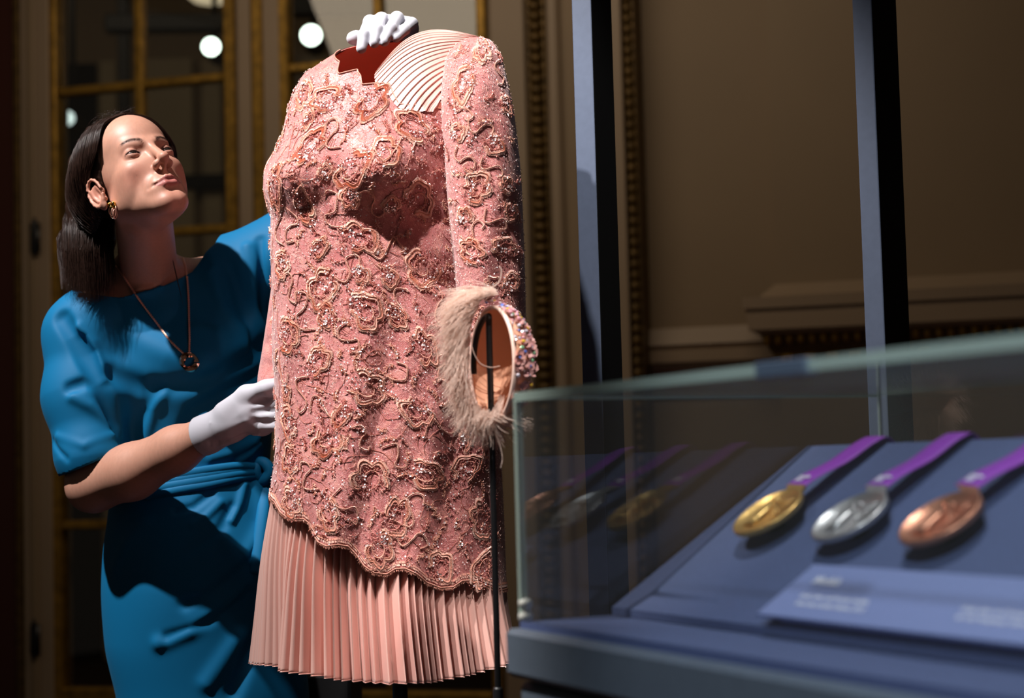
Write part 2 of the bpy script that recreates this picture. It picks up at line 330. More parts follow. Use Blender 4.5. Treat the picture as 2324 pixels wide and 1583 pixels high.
# ================================================================== display case frames : two tall posts
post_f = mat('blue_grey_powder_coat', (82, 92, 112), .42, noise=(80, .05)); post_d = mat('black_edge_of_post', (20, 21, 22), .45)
def post(px_top, px_edge, px_r, y_ref, Y, lab, wside, wback):
    """L: upright square post standing on the floor, corner edge facing the camera"""
    e = PY(px_edge, y_ref, Y); l = PY(px_top, y_ref, Y+wside*.35); r = PY(px_r, y_ref, Y+wback*.75)
    base = np.array([[l[0], l[1]], [e[0], e[1]], [r[0], r[1]], [l[0]+r[0]-e[0], l[1]+r[1]-e[1]]])
    t = thing('display_post', lab, 'post', (e[0], e[1], 0), 'upright posts of the display')
    bars = MB(); V = np.array([[x, y, z] for z in (0, 4.2) for x, y in base]); bars.add(V, [(0, 1, 2, 3), (7, 6, 5, 4), (0, 4, 5, 1), (1, 5, 6, 2), (2, 6, 7, 3), (3, 7, 4, 0)])
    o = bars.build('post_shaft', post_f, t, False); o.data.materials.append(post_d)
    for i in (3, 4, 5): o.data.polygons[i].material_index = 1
    bv = o.modifiers.new('edge', 'BEVEL'); bv.width = .002; bv.segments = 2
    b2 = MB(); c = V[:4].mean(0); b2.obox((c[0], c[1], 0), np.eye(3), (-.09, -.09, 0), (.09, .09, .012), .003); b2.build('base_plate', post_d, t, False)
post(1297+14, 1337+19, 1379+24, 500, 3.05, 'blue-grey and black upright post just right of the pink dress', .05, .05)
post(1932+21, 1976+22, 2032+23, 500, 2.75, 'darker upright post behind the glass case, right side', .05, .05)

# ================================================================== display case with sloping board
ZB = .896; eA = on_plane(1165, 1412, (0, 0, ZB), UZ); eR = on_plane(2324, 1600, (0, 0, ZB), UZ)
u1 = (eR-eA)/np.linalg.norm(eR-eA); u2 = np.array([-u1[1], u1[0], 0]); AXC = np.array([u1, u2, UZ])
slate = mat('slate_blue_grey_lacquer', (98, 110, 124), .5, noise=(60, .04)); navy = mat('blue_baize_board', (78, 92, 135), .75, noise=(250, .10), bump=('noise', 900, .15, .0005))
LB, WB = 1.12, .56
ztop = float(on_plane(1165, 893, eA, (0, 1, 0))[2])
case = thing('display_case', 'slate blue glass-topped display case holding the three medals', 'display case', (eA[0]+.3, eA[1]-.2, 0))
b = MB(); b.obox(eA, AXC, (-.0, -.012, -.062), (LB, WB, -.006), .006); b.build('top_slab', slate, case, False)
b = MB(); b.obox(eA, AXC, (.012, .0, -ZB+.02), (LB, WB-.01, -.068), .006); b.build('cabinet_body', slate, case, False)
b = MB(); b.obox(eA, AXC, (.03, .02, -ZB), (LB-.03, WB-.03, -ZB+.021)); b.build('plinth', blackm, case, False)
b = MB(); b.obox(eA, AXC, (.010, .004, -.008), (LB-.01, WB-.012, .002)); b.build('base_lining', navy, case, False)
BC = on_plane(1925, 904, (0, 0, ztop), UZ); wg = float((BC-eA)@u2); wg = min(max(wg, .45), .54)
H = ztop-ZB; gm = glassmat('case_glass', (.96, .97, .965), 1.52, .012, 1.5); gtop = glassmat('case_top_glass', (.93, .95, .94), 1.52, .07, 1.6)
ge = mat('polished_green_glass_edge', (200, 222, 210), .2, spec=.8, extra=lambda m, nt, b_, tc: (b_.inputs['Alpha'].__setattr__('default_value', .5)))
def pane_(name, lo, hi, m): 
    q = MB(); q.obox(eA, AXC, lo, hi); return q.build(name, m, case, False)
g0 = .006
pane_('glass_pane', (g0, g0, .002), (LB-.02, g0+.005, H-.006), gm); pane_('glass_pane', (g0, g0+.006, .002), (g0+.005, wg, H-.006), gm)
pane_('glass_pane', (g0+.006, wg-.005, .002), (LB-.02, wg, H-.006), gm); pane_('glass_lid', (g0, g0, H-.006), (LB-.02, wg, H), gtop)
for (lo, hi) in (((g0-.001, g0-.001, .002), (g0+.007, g0+.007, H)), ((g0-.001, g0-.001, H-.010), (LB-.02, g0+.001, H+.001)), ((g0-.001, g0, H-.008), (g0+.001, wg, H+.001)),
                 ((g0, wg-.003, .002), (g0+.003, wg+.001, H)), ((g0, wg, H-.006), (LB-.02, wg+.001, H+.001))):
    pane_('glass_edge', lo, hi, ge)
b = MB(); b.lathe(eA+np.array([.010, .012, .0])@AXC, [(.006, .002), (.009, .004), (.009, .010), (.006, .013), (.006, .018), (.0085, .020), (.0085, .026), (.004, .029)], 16); b.build('corner_standoff', mat('pale_nylon', (225, 225, 215), .4), case)
s_l = on_plane(np.array([1722, 1836.]), np.array([862, 856.]), eA+u2*g0, u2); a0, a1 = sorted([float((s_l[0]-eA)@u1), float((s_l[1]-eA)@u1)])
b = MB(); b.obox(eA, AXC, (a0, g0-.004, H-.012), (a1, g0+.010, H+.002), .001); b.build('lid_lock', mat('grey_blue_lock', (110, 128, 150), .4, metal=.4), case, False)
# sloping board
q0 = on_plane(1390, 1400, eA, UZ); bu, bv_ = float((q0-eA)@u1), float((q0-eA)@u2)
top_l = None
best = 1e9
for s in np.linspace(.15, .5, 60):
    p = eA+u1*bu+u2*(bv_+s); 
    x, y = proj(p+UZ*.2); 
    if abs(x-1830) < best: best = abs(x-1830); run = s
run = min(run, wg-bv_-.03)
for h in np.linspace(.1, .35, 400):
    x, y = proj(eA+u1*bu+u2*(bv_+run)+UZ*(h+.0125))
    if y < 1012: rise = h; break
bs = np.array([0, run, rise]); slen = math.hypot(run, rise); dS = (u2*run+UZ*rise)/slen; nS = np.cross(u1, dS); nS = nS if nS[2] > 0 else -nS
AXB = np.array([u1, dS, nS])
board = tag(None or mk('sloping_board', [[0, 0, 0]], [], None), 'blue sloping display board inside the case under the medals', 'board'); bpy.data.objects.remove(board)
b = MB(); Lb = LB-bu-.04; t_ = .008
prof = np.array([[0, -.0055], [0, .004], [run, .004+rise], [run+.012, rise], [run+.012, -.0055]])
V = np.array([[a, p[0], p[1]] for a in (0, Lb) for p in prof]); n5 = 5
b.add(eA+u1*bu+u2*bv_+V@AXC+UZ*.0085, [(4, 3, 2, 1, 0), (5, 6, 7, 8, 9)]+[(i, (i+1) % 5, (i+1) % 5+5, i+5) for i in range(5)])
board = b.build('sloping_board', navy, None, False); tag(board, 'blue sloping display board inside the case, under the medals', 'board')
O_b = eA+u1*bu+u2*bv_+UZ*.0125
def on_board(px, py, off=0): return on_plane(px, py, O_b+nS*off, nS)
# label panel with printed text
cardm = mat('lavender_blue_card', (132, 146, 198), .6); ink = mat('white_print', (245, 245, 255), .6)
co = .012; c0 = on_board(1722, 1392, co+.004); c1 = on_board(1842, 1278, co+.004); ca, cb = (c0-O_b)@AXB.T, (c1-O_b)@AXB.T
b = MB(); b.obox(O_b, AXB, ((ca[0]+cb[0])/2, min(ca[1], cb[1]), co), (Lb-.02, max(ca[1], cb[1]), co+.004), .0008)
b.obox(O_b, AXB, ((ca[0]+cb[0])/2+.02, min(ca[1], cb[1])+.01, 0), (Lb-.04, max(ca[1], cb[1])-.01, co))
card = b.build('caption_panel', cardm, None, False); tag(card, 'lavender blue caption panel with white printed text below the medals', 'label')
def text_on(body, px, py, size, off, name, parent, m, bold=0, base=None, ax=None, ext=.0002):
    cu = bpy.data.curves.new(name, 'FONT'); cu.body = body; cu.size = size; cu.extrude = ext; cu.offset = bold; cu.resolution_u = 3
    o = bpy.data.objects.new(name, cu); COL.objects.link(o)
    dg = bpy.context.evaluated_depsgraph_get(); me = bpy.data.meshes.new_from_object(o.evaluated_get(dg)); bpy.data.objects.remove(o)
    o = bpy.data.objects.new(name, me); COL.objects.link(o); me.materials.clear(); me.materials.append(m)
    p = on_board(px, py, off) if base is None else base; ax = AXB if ax is None else ax
    M4 = Matrix(((ax[0][0], ax[1][0], ax[2][0], p[0]), (ax[0][1], ax[1][1], ax[2][1], p[1]), (ax[0][2], ax[1][2], ax[2][2], p[2]), (0, 0, 0, 1)))
    me.transform(M4); o.parent = parent
    if parent.type == 'EMPTY': o.matrix_parent_inverse = Matrix.Translation(-Vector(parent.location))
    return o
for (body, px, py, sz, bo) in (('Medals', 1841, 1322, .0165, .0003), ('Gold, silver and bronze medals,', 1812, 1354, .0092, .0001), ('from the London Games, 2012', 1803, 1371, .0092, .0001), ('Gold, silver and bronze medals', 2178, 1385, .0092, .0001), ('for the Paralympic Games', 2166, 1403, .0092, .0001)):
    text_on(body, px, py, sz, co+.0043, 'printed_line', card, ink, bo)
# medals with ribbons
def relief(scale):
    def f(m, nt, b, tc):
        n = nt.nodes.new('ShaderNodeTexNoise'); n.inputs['Scale'].default_value = scale; n.inputs['Detail'].default_value = 2
        nt.links.new(tc.outputs['Object'], n.inputs[0]); bp = nt.nodes.new('ShaderNodeBump'); bp.inputs['Strength'].default_value = .5; bp.inputs['Distance'].default_value = .003
        nt.links.new(n.outputs[0], bp.inputs['Height']); nt.links.new(bp.outputs[0], b.inputs['Normal'])
    return f
ribm = mat('purple_woven_ribbon', (150, 40, 190), .6, noise=(400, .12), sheen=.3)
def medal(nm, lab, px, py, rl, rr, col, metalc):
    off = .018; c = on_board(px+7, py-7, off+.004); t = thing(nm, lab, 'medal', tuple(c), 'medals on the sloping board')
    m = mat(nm+'_metal', linear=col, rough=.38, metal=.85, extra=relief(55))
    Rm = .0460; b = MB(); b.lathe(c, [(.001, -.004), (Rm-.002, -.004), (Rm, -.002), (Rm, .002), (Rm-.001, .0035), (Rm-.003, .0038), (Rm-.004, .0022), (.001, .0024)], 56, AXB); b.build('medal_disc', m, t)
    # raised winged figure, draped, on the face of the disc
    b = MB(); k = .0030; L = lambda x, y, z=k: c+np.array([x, y, z])@AXB
    b.tube([L(.002, -.030), L(.003, -.014), L(.000, 0), L(.002, .012)], [.0055, .0052, .0042, .0034], 8); b.ball(L(.003, .0185), .0036, 8, 6)
    b.tube([L(.001, .010), L(-.010, .014), L(-.018, .024)], [.0028, .0022, .0016], 6); b.tube([L(.003, .010), L(.013, .006), L(.016, -.004)], [.0028, .0022, .0016], 6)
    for i in range(5): b.tube([L(.004, .010), L(.016+.001*i, .017-.005*i), L(.030-.001*i, .024-.009*i)], [.0022, .002, .0008], 6)
    for i in range(4): b.tube([L(-.004+.003*i, -.004), L(-.008+.004*i, -.018), L(-.011+.006*i, -.031)], [.0018, .0020, .0014], 6)
    b.build('relief_figure', m, t)
    # fixing pin between medal and board
    b = MB(); b.lathe(c, [(.012, -off-.003), (.012, -.004)], 16, AXB); b.build('mounting_pin', blackm, t)
    # hanger and ribbon
    p0 = on_board((rl[0]+rl[2])/2, rl[1], off+.004); p1 = on_board((rr[0]+rr[2])/2, rr[1], off-.006)
    a, e = (p0-O_b)@AXB.T, (p1-O_b)@AXB.T; w0 = .0212; d = e-a; e = a+d*((slen+.004-a[1])/d[1]) if True else e; e[2] = .010
    dd = (e-a)[:2]; dd = dd/np.linalg.norm(dd); pp = np.array([dd[1], -dd[0]])
    cl = (c-O_b)@AXB.T; hb = MB()
    ang = dd; h0 = cl[:2]+ang*(Rm-.004); h1 = a[:2]+ang*.003
    Vh = np.array([[*(h0+pp*s*.0165), z] for z in (off+.0015, off+.0055) for s in (-1, 1)]+[[*(h1+pp*s*.019), z] for z in (off+.0015, off+.0055) for s in (-1, 1)])
    hb.add(O_b+Vh@AXB, [(0, 1, 5, 4), (2, 6, 7, 3), (0, 2, 3, 1), (4, 5, 7, 6), (0, 4, 6, 2), (1, 3, 7, 5)]); hb.build('ribbon_hanger', m, t, False)
    N = 24; V = []; Fq = []
    for i in range(N+7):
        f = i/N
        if i <= N: q = a+(e-a)*f; z = a[2]*(1-f)+.006*f+.0014*math.sin(f*9); cc = np.array([q[0], q[1], z])
        else:
            g = (i-N)/6.; cc = np.array([e[0]+dd[0]*.012*math.sin(g*1.5), e[1]+.010*math.sin(g*1.57), .006-.06*g*g*1.0])
        for z_ in (0, .0008):
            for s in (-1, -.5, 0, .5, 1): V.append([cc[0]+pp[0]*w0*s, cc[1]+pp[1]*w0*s, cc[2]+z_+.0006*(1-s*s)])
    for i in range(N+6):
        for k_ in range(4):
            Fq.append((i*10+k_, (i+1)*10+k_, (i+1)*10+k_+1, i*10+k_+1)); Fq.append((i*10+5+k_, i*10+6+k_, (i+1)*10+6+k_, (i+1)*10+5+k_))
        Fq += [(i*10, i*10+5, (i+1)*10+5, (i+1)*10), (i*10+4, (i+1)*10+4, (i+1)*10+9, i*10+9)]
    rb = mk('ribbon', O_b+np.array(V)@AXB, Fq, ribm, t)
    # printed name across the ribbon
    bx = np.array([pp[0], pp[1], 0])@AXB; by = np.array([dd[0], dd[1], 0])@AXB
    base = O_b+np.array([*(a[:2]+dd*.010-pp*.0125), a[2]+.0024])@AXB
    text_on('London', 0, 0, .0078, 0, 'ribbon_print', rb, ink, .0003, base+by*.006, np.array([bx, by, nS])); text_on('2012', 0, 0, .0078, 0, 'ribbon_print', rb, ink, .0003, base-by*.001, np.array([bx, by, nS]))
medal('gold_medal', 'gold medal on a purple ribbon, leftmost of the three real medals on the board', 1737, 1170, (1780, 1104, 1830), (1930, 1008, 1975), (.80, .50, .17), 0)
medal('silver_medal', 'silver medal on a purple ribbon, middle of the three on the board', 1922, 1180, (1962, 1106, 2012), (2108, 1004, 2165), (.62, .60, .60), 0)
medal('bronze_medal', 'copper-coloured bronze medal on a purple ribbon, rightmost on the board', 2128, 1184, (2160, 1106, 2222), (2324, 1008, 2380), (.72, .32, .20), 0)

# black plinth on the floor behind the garment stand
p0, p1 = PY(650, 1532, 3.49), PY(795, 1532, 3.49); b = MB(); b.obox((0, 0, 0), np.eye(3), (p0[0], 3.49, 0), (p1[0], 3.75, p0[2]), .006)
tag(b.build('plinth', mat('matt_black_plinth', (10, 10, 13), .7), None, False), 'black plinth below the left side of the pleated skirt, at the picture\'s bottom', 'plinth')
# ================================================================== the pink lace dress on its stand
DY = 2.95
XL = [(55, 900), (72, 880), (90, 835), (100, 805), (113, 775), (130, 745), (150, 715), (165, 692), (190, 676), (225, 662), (260, 650), (300, 640), (340, 625), (375, 606), (400, 598), (425, 597), (450, 603), (500, 614), (560, 613), (620, 615), (700, 617), (800, 617), (850, 621), (900, 624), (1000, 625), (1060, 620), (1120, 612), (1250, 606), (1600, 596)]
XR = [(55, 1060), (72, 1075), (90, 1088), (130, 1085), (200, 1085), (300, 1095), (400, 1095), (480, 1085), (560, 1088), (650, 1100), (800, 1118), (1000, 1135), (1150, 1143), (1330, 1150), (1600, 1160)]
BD = [(55, .004), (66, .012), (75, .024), (90, .038), (115, .050), (150, .064), (200, .082), (260, .100), (340, .112), (420, .112), (520, .104), (700, .112), (900, .122), (1100, .128), (1330, .130), (1600, .135)]
def bumps(x, y):
    g = lambda cx, cy, sx, sy: np.exp(-((x-cx)/sx)**2-((y-cy)/sy)**2)
    b = .030*g(655, 385, 62, 62)+.046*g(865, 385, 78, 66) - .012*g(760, 410, 30, 50) - .012*g(960, 480, 50, 60)
    # vertical soft creases of the hanging tunic and pull folds by the armhole
    b += .0045*np.sin(x/27.+y/260.)*np.clip((y-500)/300, 0, 1) + .003*np.sin(x/15.+y/90.)*np.clip((y-560)/400, 0, 1)
    for (cx, cy, ang, L, w, a) in ((985, 300, 1.1, 70, 12, .008), (950, 470, .55, 90, 13, -.008), (985, 560, .45, 80, 14, .007), (930, 540, .3, 90, 15, -.006), (700, 470, -.5, 60, 14, -.004), (690, 270, -.7, 80, 12, .003), (740, 250, -.7, 80, 11, -.003), (1000, 640, .3, 80, 16, -.006)):
        c, s = math.cos(ang), math.sin(ang); p = (x-cx)*c+(y-cy)*s; q = -(x-cx)*s+(y-cy)*c; b = b+a*np.exp(-(p/L)**2-(q/w)**2)
    return b
def torso(phi, y, off=0., nrm=False):
    y = np.asarray(y, float); phi = np.asarray(phi, float)
    def pos(phi, y):
        xl, xr, bd = smooth_interp(y, XL), smooth_interp(y, XR), smooth_interp(y, BD); a = (xr-xl)/2; x = (xl+xr)/2+a*np.sin(phi)
        Y = DY-bd*np.cos(phi)-np.clip(np.cos(phi)*1.6, 0, 1)*bumps(x, y); return PY(x, y, Y)
    P = pos(phi, y)
    if off is 0. and not nrm: return P
    e = 1e-3; n = np.cross(pos(phi+e, y)-pos(phi-e, y), pos(phi, y-2)-pos(phi, y+2)); n /= np.linalg.norm(n, axis=-1)[..., None]+1e-12
    P = P+n*np.asarray(off)[..., None]; return (P, n) if nrm else P
def tphi(x, y):
    xl, xr = smooth_interp(y, XL), smooth_interp(y, XR); return np.arcsin(np.clip((x-(xl+xr)/2)/((xr-xl)/2), -1, 1))
# sleeve : a hanging tube
SL = [(84, 1068), (90, 1050), (100, 1036), (115, 1022), (135, 1013), (170, 1005), (220, 1001), (280, 1003), (340, 1008), (420, 1013), (520, 1022), (600, 1030), (700, 1040), (800, 1052), (905, 1062)]
SR = [(84, 1094), (90, 1112), (100, 1122), (115, 1132), (135, 1140), (170, 1149), (220, 1160), (280, 1170), (340, 1177), (420, 1184), (520, 1188), (600, 1191), (700, 1193), (800, 1193), (905, 1190)]
SB = [(84, .010), (90, .022), (100, .032), (135, .048), (200, .058), (300, .064), (500, .064), (700, .058), (905, .052)]
SYC = [(84, 2.93), (135, 2.90), (220, 2.875), (400, 2.86), (700, 2.85), (905, 2.84)]
def sleeve(phi, y, off=0., nrm=False):
    def pos(phi, y):
        xl, xr = smooth_interp(y, SL), smooth_interp(y, SR); a = (xr-xl)/2; x = (xl+xr)/2+a*np.sin(phi)
        b = .003*np.sin(x/16.+y/70.)+.0025*np.sin(x/23.-y/41.)*np.clip((y-150)/100, 0, 1)
        return PY(x, y, smooth_interp(y, SYC)-smooth_interp(y, SB)*np.cos(phi)-b*np.clip(np.cos(phi), 0, 1))
    phi = np.asarray(phi, float); y = np.asarray(y, float); P = pos(phi, y)
    if off is 0. and not nrm: return P
    e = 1e-3; n = np.cross(pos(phi+e, y)-pos(phi-e, y), pos(phi, y-2)-pos(phi, y+2)); n /= np.linalg.norm(n, axis=-1)[..., None]+1e-12
    P = P+n*np.asarray(off)[..., None]; return (P, n) if nrm else P
# neckline and scalloped hem, as top / bottom row for every column
NK = [(775, 114), (771, 140), (770, 168), (812, 158), (819, 172), (822, 192), (845, 190), (872, 189), (888, 200), (893, 214), (905, 236), (930, 239), (960, 238), (990, 246), (1030, 250), (1080, 210)]
HM = [(612, 1122), (625, 1140), (637, 1162), (655, 1176), (690, 1178), (700, 1186), (708, 1206), (722, 1230), (742, 1240), (768, 1236), (790, 1240), (808, 1258), (826, 1284), (850, 1300), (878, 1303), (898, 1291), (920, 1290), (945, 1302), (968, 1322), (1000, 1334), (1028, 1332), (1048, 1318), (1075, 1316), (1100, 1328), (1130, 1340), (1149, 1336)]
nk_phi = np.array([float(tphi(x, y)) for x, y in NK]); nk_phi[0] = -math.pi/2; nk_y = np.array([y for x, y in NK], float)
for i in range(1, len(nk_phi)): nk_phi[i] = max(nk_phi[i], nk_phi[i-1]+.012)
hm_phi = np.array([float(tphi(x, y)) for x, y in HM]); hm_y = np.array([y for x, y in HM], float)
def ytop(p):
    p = (p+math.pi) % (2*math.pi)-math.pi; f = np.interp(p, nk_phi, nk_y)
    pb = np.where(p < 0, p+2*math.pi, p); bk = np.interp(pb, [math.pi/2, 1.75, 2.2, 2.9, 3.6, 4.2, 4.6, 4.71], [120, 82, 76, 80, 92, 100, 110, 114]); return np.where(np.abs(p) <= math.pi/2, f, bk)
def yhem(p):
    p = (p+math.pi) % (2*math.pi)-math.pi; f = np.interp(p, hm_phi, hm_y)
    pb = np.where(p < 0, p+2*math.pi, p); q = (pb-math.pi/2)/math.pi; bk = 1336*(1-q)+1122*q+16*np.abs(np.sin(q*math.pi*6)); return np.where(np.abs(p) <= math.pi/2, f, bk)

def lace_nodes(m, nt, b, tc):
    L = nt.links.new; N = nt.nodes.new
    mp = N('ShaderNodeMapping'); L(tc.outputs['Object'], mp.inputs[0])
    ns = N('ShaderNodeTexNoise'); ns.inputs['Scale'].default_value = 26; L(mp.outputs[0], ns.inputs[0])
    ad = N('ShaderNodeVectorMath'); ad.operation = 'MULTIPLY_ADD'; ad.inputs[1].default_value = (.05, .05, .05); L(ns.outputs['Color'], ad.inputs[0]); L(mp.outputs[0], ad.inputs[2])
    v = N('ShaderNodeTexVoronoi'); v.feature = 'DISTANCE_TO_EDGE'; v.inputs['Scale'].default_value = 70; L(ad.outputs[0], v.inputs[0])
    v2 = N('ShaderNodeTexVoronoi'); v2.feature = 'DISTANCE_TO_EDGE'; v2.inputs['Scale'].default_value = 620; L(tc.outputs['Object'], v2.inputs[0])
    n3 = N('ShaderNodeTexNoise'); n3.inputs['Scale'].default_value = 34; n3.inputs['Detail'].default_value = 3; L(tc.outputs['Object'], n3.inputs[0])
    r1 = N('ShaderNodeValToRGB'); r1.color_ramp.elements[0].position = .01; r1.color_ramp.elements[1].position = .045
    r1.color_ramp.elements[0].color = (1, 1, 1, 1); r1.color_ramp.elements[1].color = (0, 0, 0, 1); L(v.outputs['Distance'], r1.inputs[0])
    r2 = N('ShaderNodeValToRGB'); r2.color_ramp.elements[0].position = .03; r2.color_ramp.elements[1].position = .16
    r2.color_ramp.elements[0].color = (1, 1, 1, 1); r2.color_ramp.elements[1].color = (0, 0, 0, 1); L(v2.outputs['Distance'], r2.inputs[0])
    base = N('ShaderNodeValToRGB'); base.color_ramp.elements[0].position = .38; base.color_ramp.elements[1].position = .66
    base.color_ramp.elements[0].color = (*lin((184, 101, 99)), 1); base.color_ramp.elements[1].color = (*lin((212, 134, 128)), 1); L(n3.outputs[0], base.inputs[0])
    m1 = N('ShaderNodeMixRGB'); m1.inputs[2].default_value = (*lin((166, 84, 80)), 1); L(r2.outputs[0], m1.inputs[0]); L(base.outputs[0], m1.inputs[1])
    mm = N('ShaderNodeMath'); mm.operation = 'MULTIPLY'; mm.inputs[1].default_value = .75; L(r1.outputs[0], mm.inputs[0])
    m2 = N('ShaderNodeMixRGB'); m2.inputs[2].default_value = (*lin((166, 80, 66)), 1); L(mm.outputs[0], m2.inputs[0]); L(m1.outputs[0], m2.inputs[1]); L(m2.outputs[0], b.inputs['Base Color'])
    n5 = N('ShaderNodeTexNoise'); n5.inputs['Scale'].default_value = 48; n5.inputs['Detail'].default_value = 6; n5.inputs['Roughness'].default_value = .65; L(ad.outputs[0], n5.inputs[0])
    r5 = N('ShaderNodeValToRGB'); r5.color_ramp.elements[0].position = .52; r5.color_ramp.elements[1].position = .60; L(n5.outputs[0], r5.inputs[0])
    m5 = N('ShaderNodeMath'); m5.operation = 'MULTIPLY'; m5.inputs[1].default_value = .6; L(r5.outputs[0], m5.inputs[0])
    m3 = N('ShaderNodeMixRGB'); m3.inputs[2].default_value = (*lin((212, 136, 122)), 1); L(m5.outputs[0], m3.inputs[0]); L(m2.outputs[0], m3.inputs[1]); L(m3.outputs[0], b.inputs['Base Color'])
    s0 = N('ShaderNodeMath'); s0.operation = 'ADD'; L(r1.outputs[0], s0.inputs[0]); L(r2.outputs[0], s0.inputs[1])
    sm = N('ShaderNodeMath'); sm.operation = 'MULTIPLY_ADD'; sm.inputs[1].default_value = 1.6; L(r5.outputs[0], sm.inputs[0]); L(s0.outputs[0], sm.inputs[2])
    bp = N('ShaderNodeBump'); bp.inputs['Strength'].default_value = .55; bp.inputs['Distance'].default_value = .0006; L(sm.outputs[0], bp.inputs['Height']); L(bp.outputs[0], b.inputs['Normal'])
lace = mat('pink_lace', (205, 122, 120), .42, sheen=.6, spec=.7, extra=lace_nodes)
satin = mat('peach_satin', linear=(.74, .42, .36), rough=.27, metal=.25, sheen=.2, spec=.9, bump=('noise', 700, .12, .0004))
lining = mat('coral_bounce_lining', linear=(.78, .25, .17), rough=.7)  # lining colour with the light bouncing inside the satin mixed in
cordm = mat('copper_pink_cord', linear=(.68, .32, .24), rough=.30, metal=.25, bump=('wave', 420, .8, .0004, (1, 1, 1)))
bugle = mat('pearl_pink_bugle_bead', linear=(.92, .62, .52), rough=.28, metal=.12, spec=1.0)
chen = mat('apricot_chenille', linear=(.72, .34, .24), rough=.85, sheen=.6)
chen2 = mat('rose_chenille', linear=(.60, .21, .17), rough=.85, sheen=.6)
seqm = mat('pale_pink_sequin', linear=(.97, .80, .78), rough=.22, metal=.35, spec=1.0)
thr = mat('rust_lace_thread', linear=(.42, .13, .09), rough=.6, metal=.15)
dress = thing('lace_dress', 'pink lace dress with beaded flowers and a pleated satin skirt on a stand', 'dress', tuple(PY(890, 1583, DY)*[1, 1, 0]))
NPH, NR = 420, 260
ph = np.linspace(-math.pi, math.pi, NPH, endpoint=False); yt, yh = ytop(ph), yhem(ph); fr = np.linspace(0, 1, NR)[:, None]
YY = yt+(yh-yt)*fr; PH = np.broadcast_to(ph, YY.shape)
P = torso(PH, YY, .0*YY); Q = torso(PH, YY, -.0016+.0*YY)
n = NPH*NR; FO = gridfaces(NR, NPH, True); rim = []
i = np.arange(NPH); j = (i+1) % NPH; b0 = (NR-1)*NPH
rim = np.concatenate([np.stack([j, i, i+n, j+n], 1), np.stack([b0+i, b0+j, b0+j+n, b0+i+n], 1)])
tun = mk('lace_tunic', np.vstack([P.reshape(-1, 3), Q.reshape(-1, 3)]), np.concatenate([FO[:, ::-1], FO+n, rim]), lace, dress)
tun.data.materials.append(lining); mi = np.zeros(len(tun.data.polygons), np.int32); mi[len(FO):2*len(FO)] = 1; tun.data.polygons.foreach_set('material_index', mi)
# corded edge round neckline and hem with eyelash fringe
def edge_cord(fn_y, off, name, p0, p1, N_, r, dy=0):
    p = np.linspace(p0, p1, N_); b = MB(); pts = torso(p, fn_y(p)+dy, off+0*p); b.tube(pts, r, 6); return b.build(name, cordm, dress)
edge_cord(ytop, .0012, 'neckline_piping', -1.57, 1.5, 260, .0013); edge_cord(yhem, .001, 'hem_cord', -3.14, 3.14, 900, .0014, -1)
# sleeve
yy = np.concatenate([[84, 86, 89], np.linspace(93, 905, 150)]); pp_ = np.linspace(-math.pi, math.pi, 160, endpoint=False); YG, PG = np.meshgrid(yy, pp_, indexing='ij')
S = sleeve(PG, YG, 0*YG); nS_ = S.shape[0]*S.shape[1]; FS = gridfaces(len(yy), len(pp_), True); top = S[0].mean(0)
capf = [(k, (k+1) % 160, nS_) for k in range(160)]
slv = mk('sleeve', np.vstack([S.reshape(-1, 3), top]), [tuple(f)[::-1] for f in FS.tolist()]+capf, lace, dress); so = slv.modifiers.new('thickness', 'SOLIDIFY'); so.thickness = .0015
b = MB(); sp_ = np.linspace(-2.6, .4, 60); ys_ = np.array([84+6+100*max(0, -math.sin(q))**1.4 if q < 0 else 90 for q in sp_]); 
# far sleeve of the dress hanging on the other side
def far_sleeve(phi, y):
    xl = smooth_interp(y, [(560, 640), (640, 618), (720, 606), (800, 594), (870, 584), (905, 584)]); xr = xl+100; a = (xr-xl)/2
    return PY((xl+xr)/2+a*np.sin(phi), y, 3.075-.035*np.cos(phi)-.002*np.sin(y/9.))
yg, pg = np.meshgrid(np.linspace(560, 905, 60), np.linspace(-math.pi, math.pi, 60, endpoint=False), indexing='ij')
fs = mk('sleeve', far_sleeve(pg, yg), gridfaces(60, 60, True)[:, ::-1], lace, dress)
# pleated satin shoulder
def pleat_shoulder():
    Lc = catmull([(858, 156), (850, 172), (856, 196), (880, 215), (905, 245), (945, 255), (985, 262)], 200); Rc = catmull([(1088, 84), (1066, 86), (1045, 98), (1030, 118), (1022, 145), (1014, 180), (1010, 232)], 200)
    K, T = 240, 70; k = np.linspace(0, 1, K); t = np.linspace(0, 1, T)
    NP = 17.; ph_ = (k**.86)*NP; fracp = ph_ % 1
    saw = np.where(fracp < .8, .55+.45*fracp/.8, np.where(fracp < .88, 1-(fracp-.8)/.08, (fracp-.88)/.12*.55))
    amp = .0022+.0035*np.clip((k-.55)/.45, 0, 1)
    li = (k*199).astype(int); A, B = Lc[li], Rc[li]
    X = A[None]+(B-A)[None]*t[:, None, None]; bul = np.sin(math.pi*t)[:, None]
    X = X+np.array([-.35, -.9])*bul[..., None]*(10+42*(1-k)**2.2)[None, :, None]
    wob = 5*np.sin(t[:, None]*7+k[None]*5)*np.clip((k-.7)/.3, 0, 1)[None]; X[..., 1] += wob
    x, y = X[..., 0], X[..., 1]; y = np.maximum(y, 66.5)
    P_ = torso(tphi(x, y), y, (saw*amp)[None]-.0005+0*x); return P_, K, T
Pp, K_, T_ = pleat_shoulder()
sh = mk('pleated_shoulder', Pp, gridfaces(T_, K_), satin, dress); 
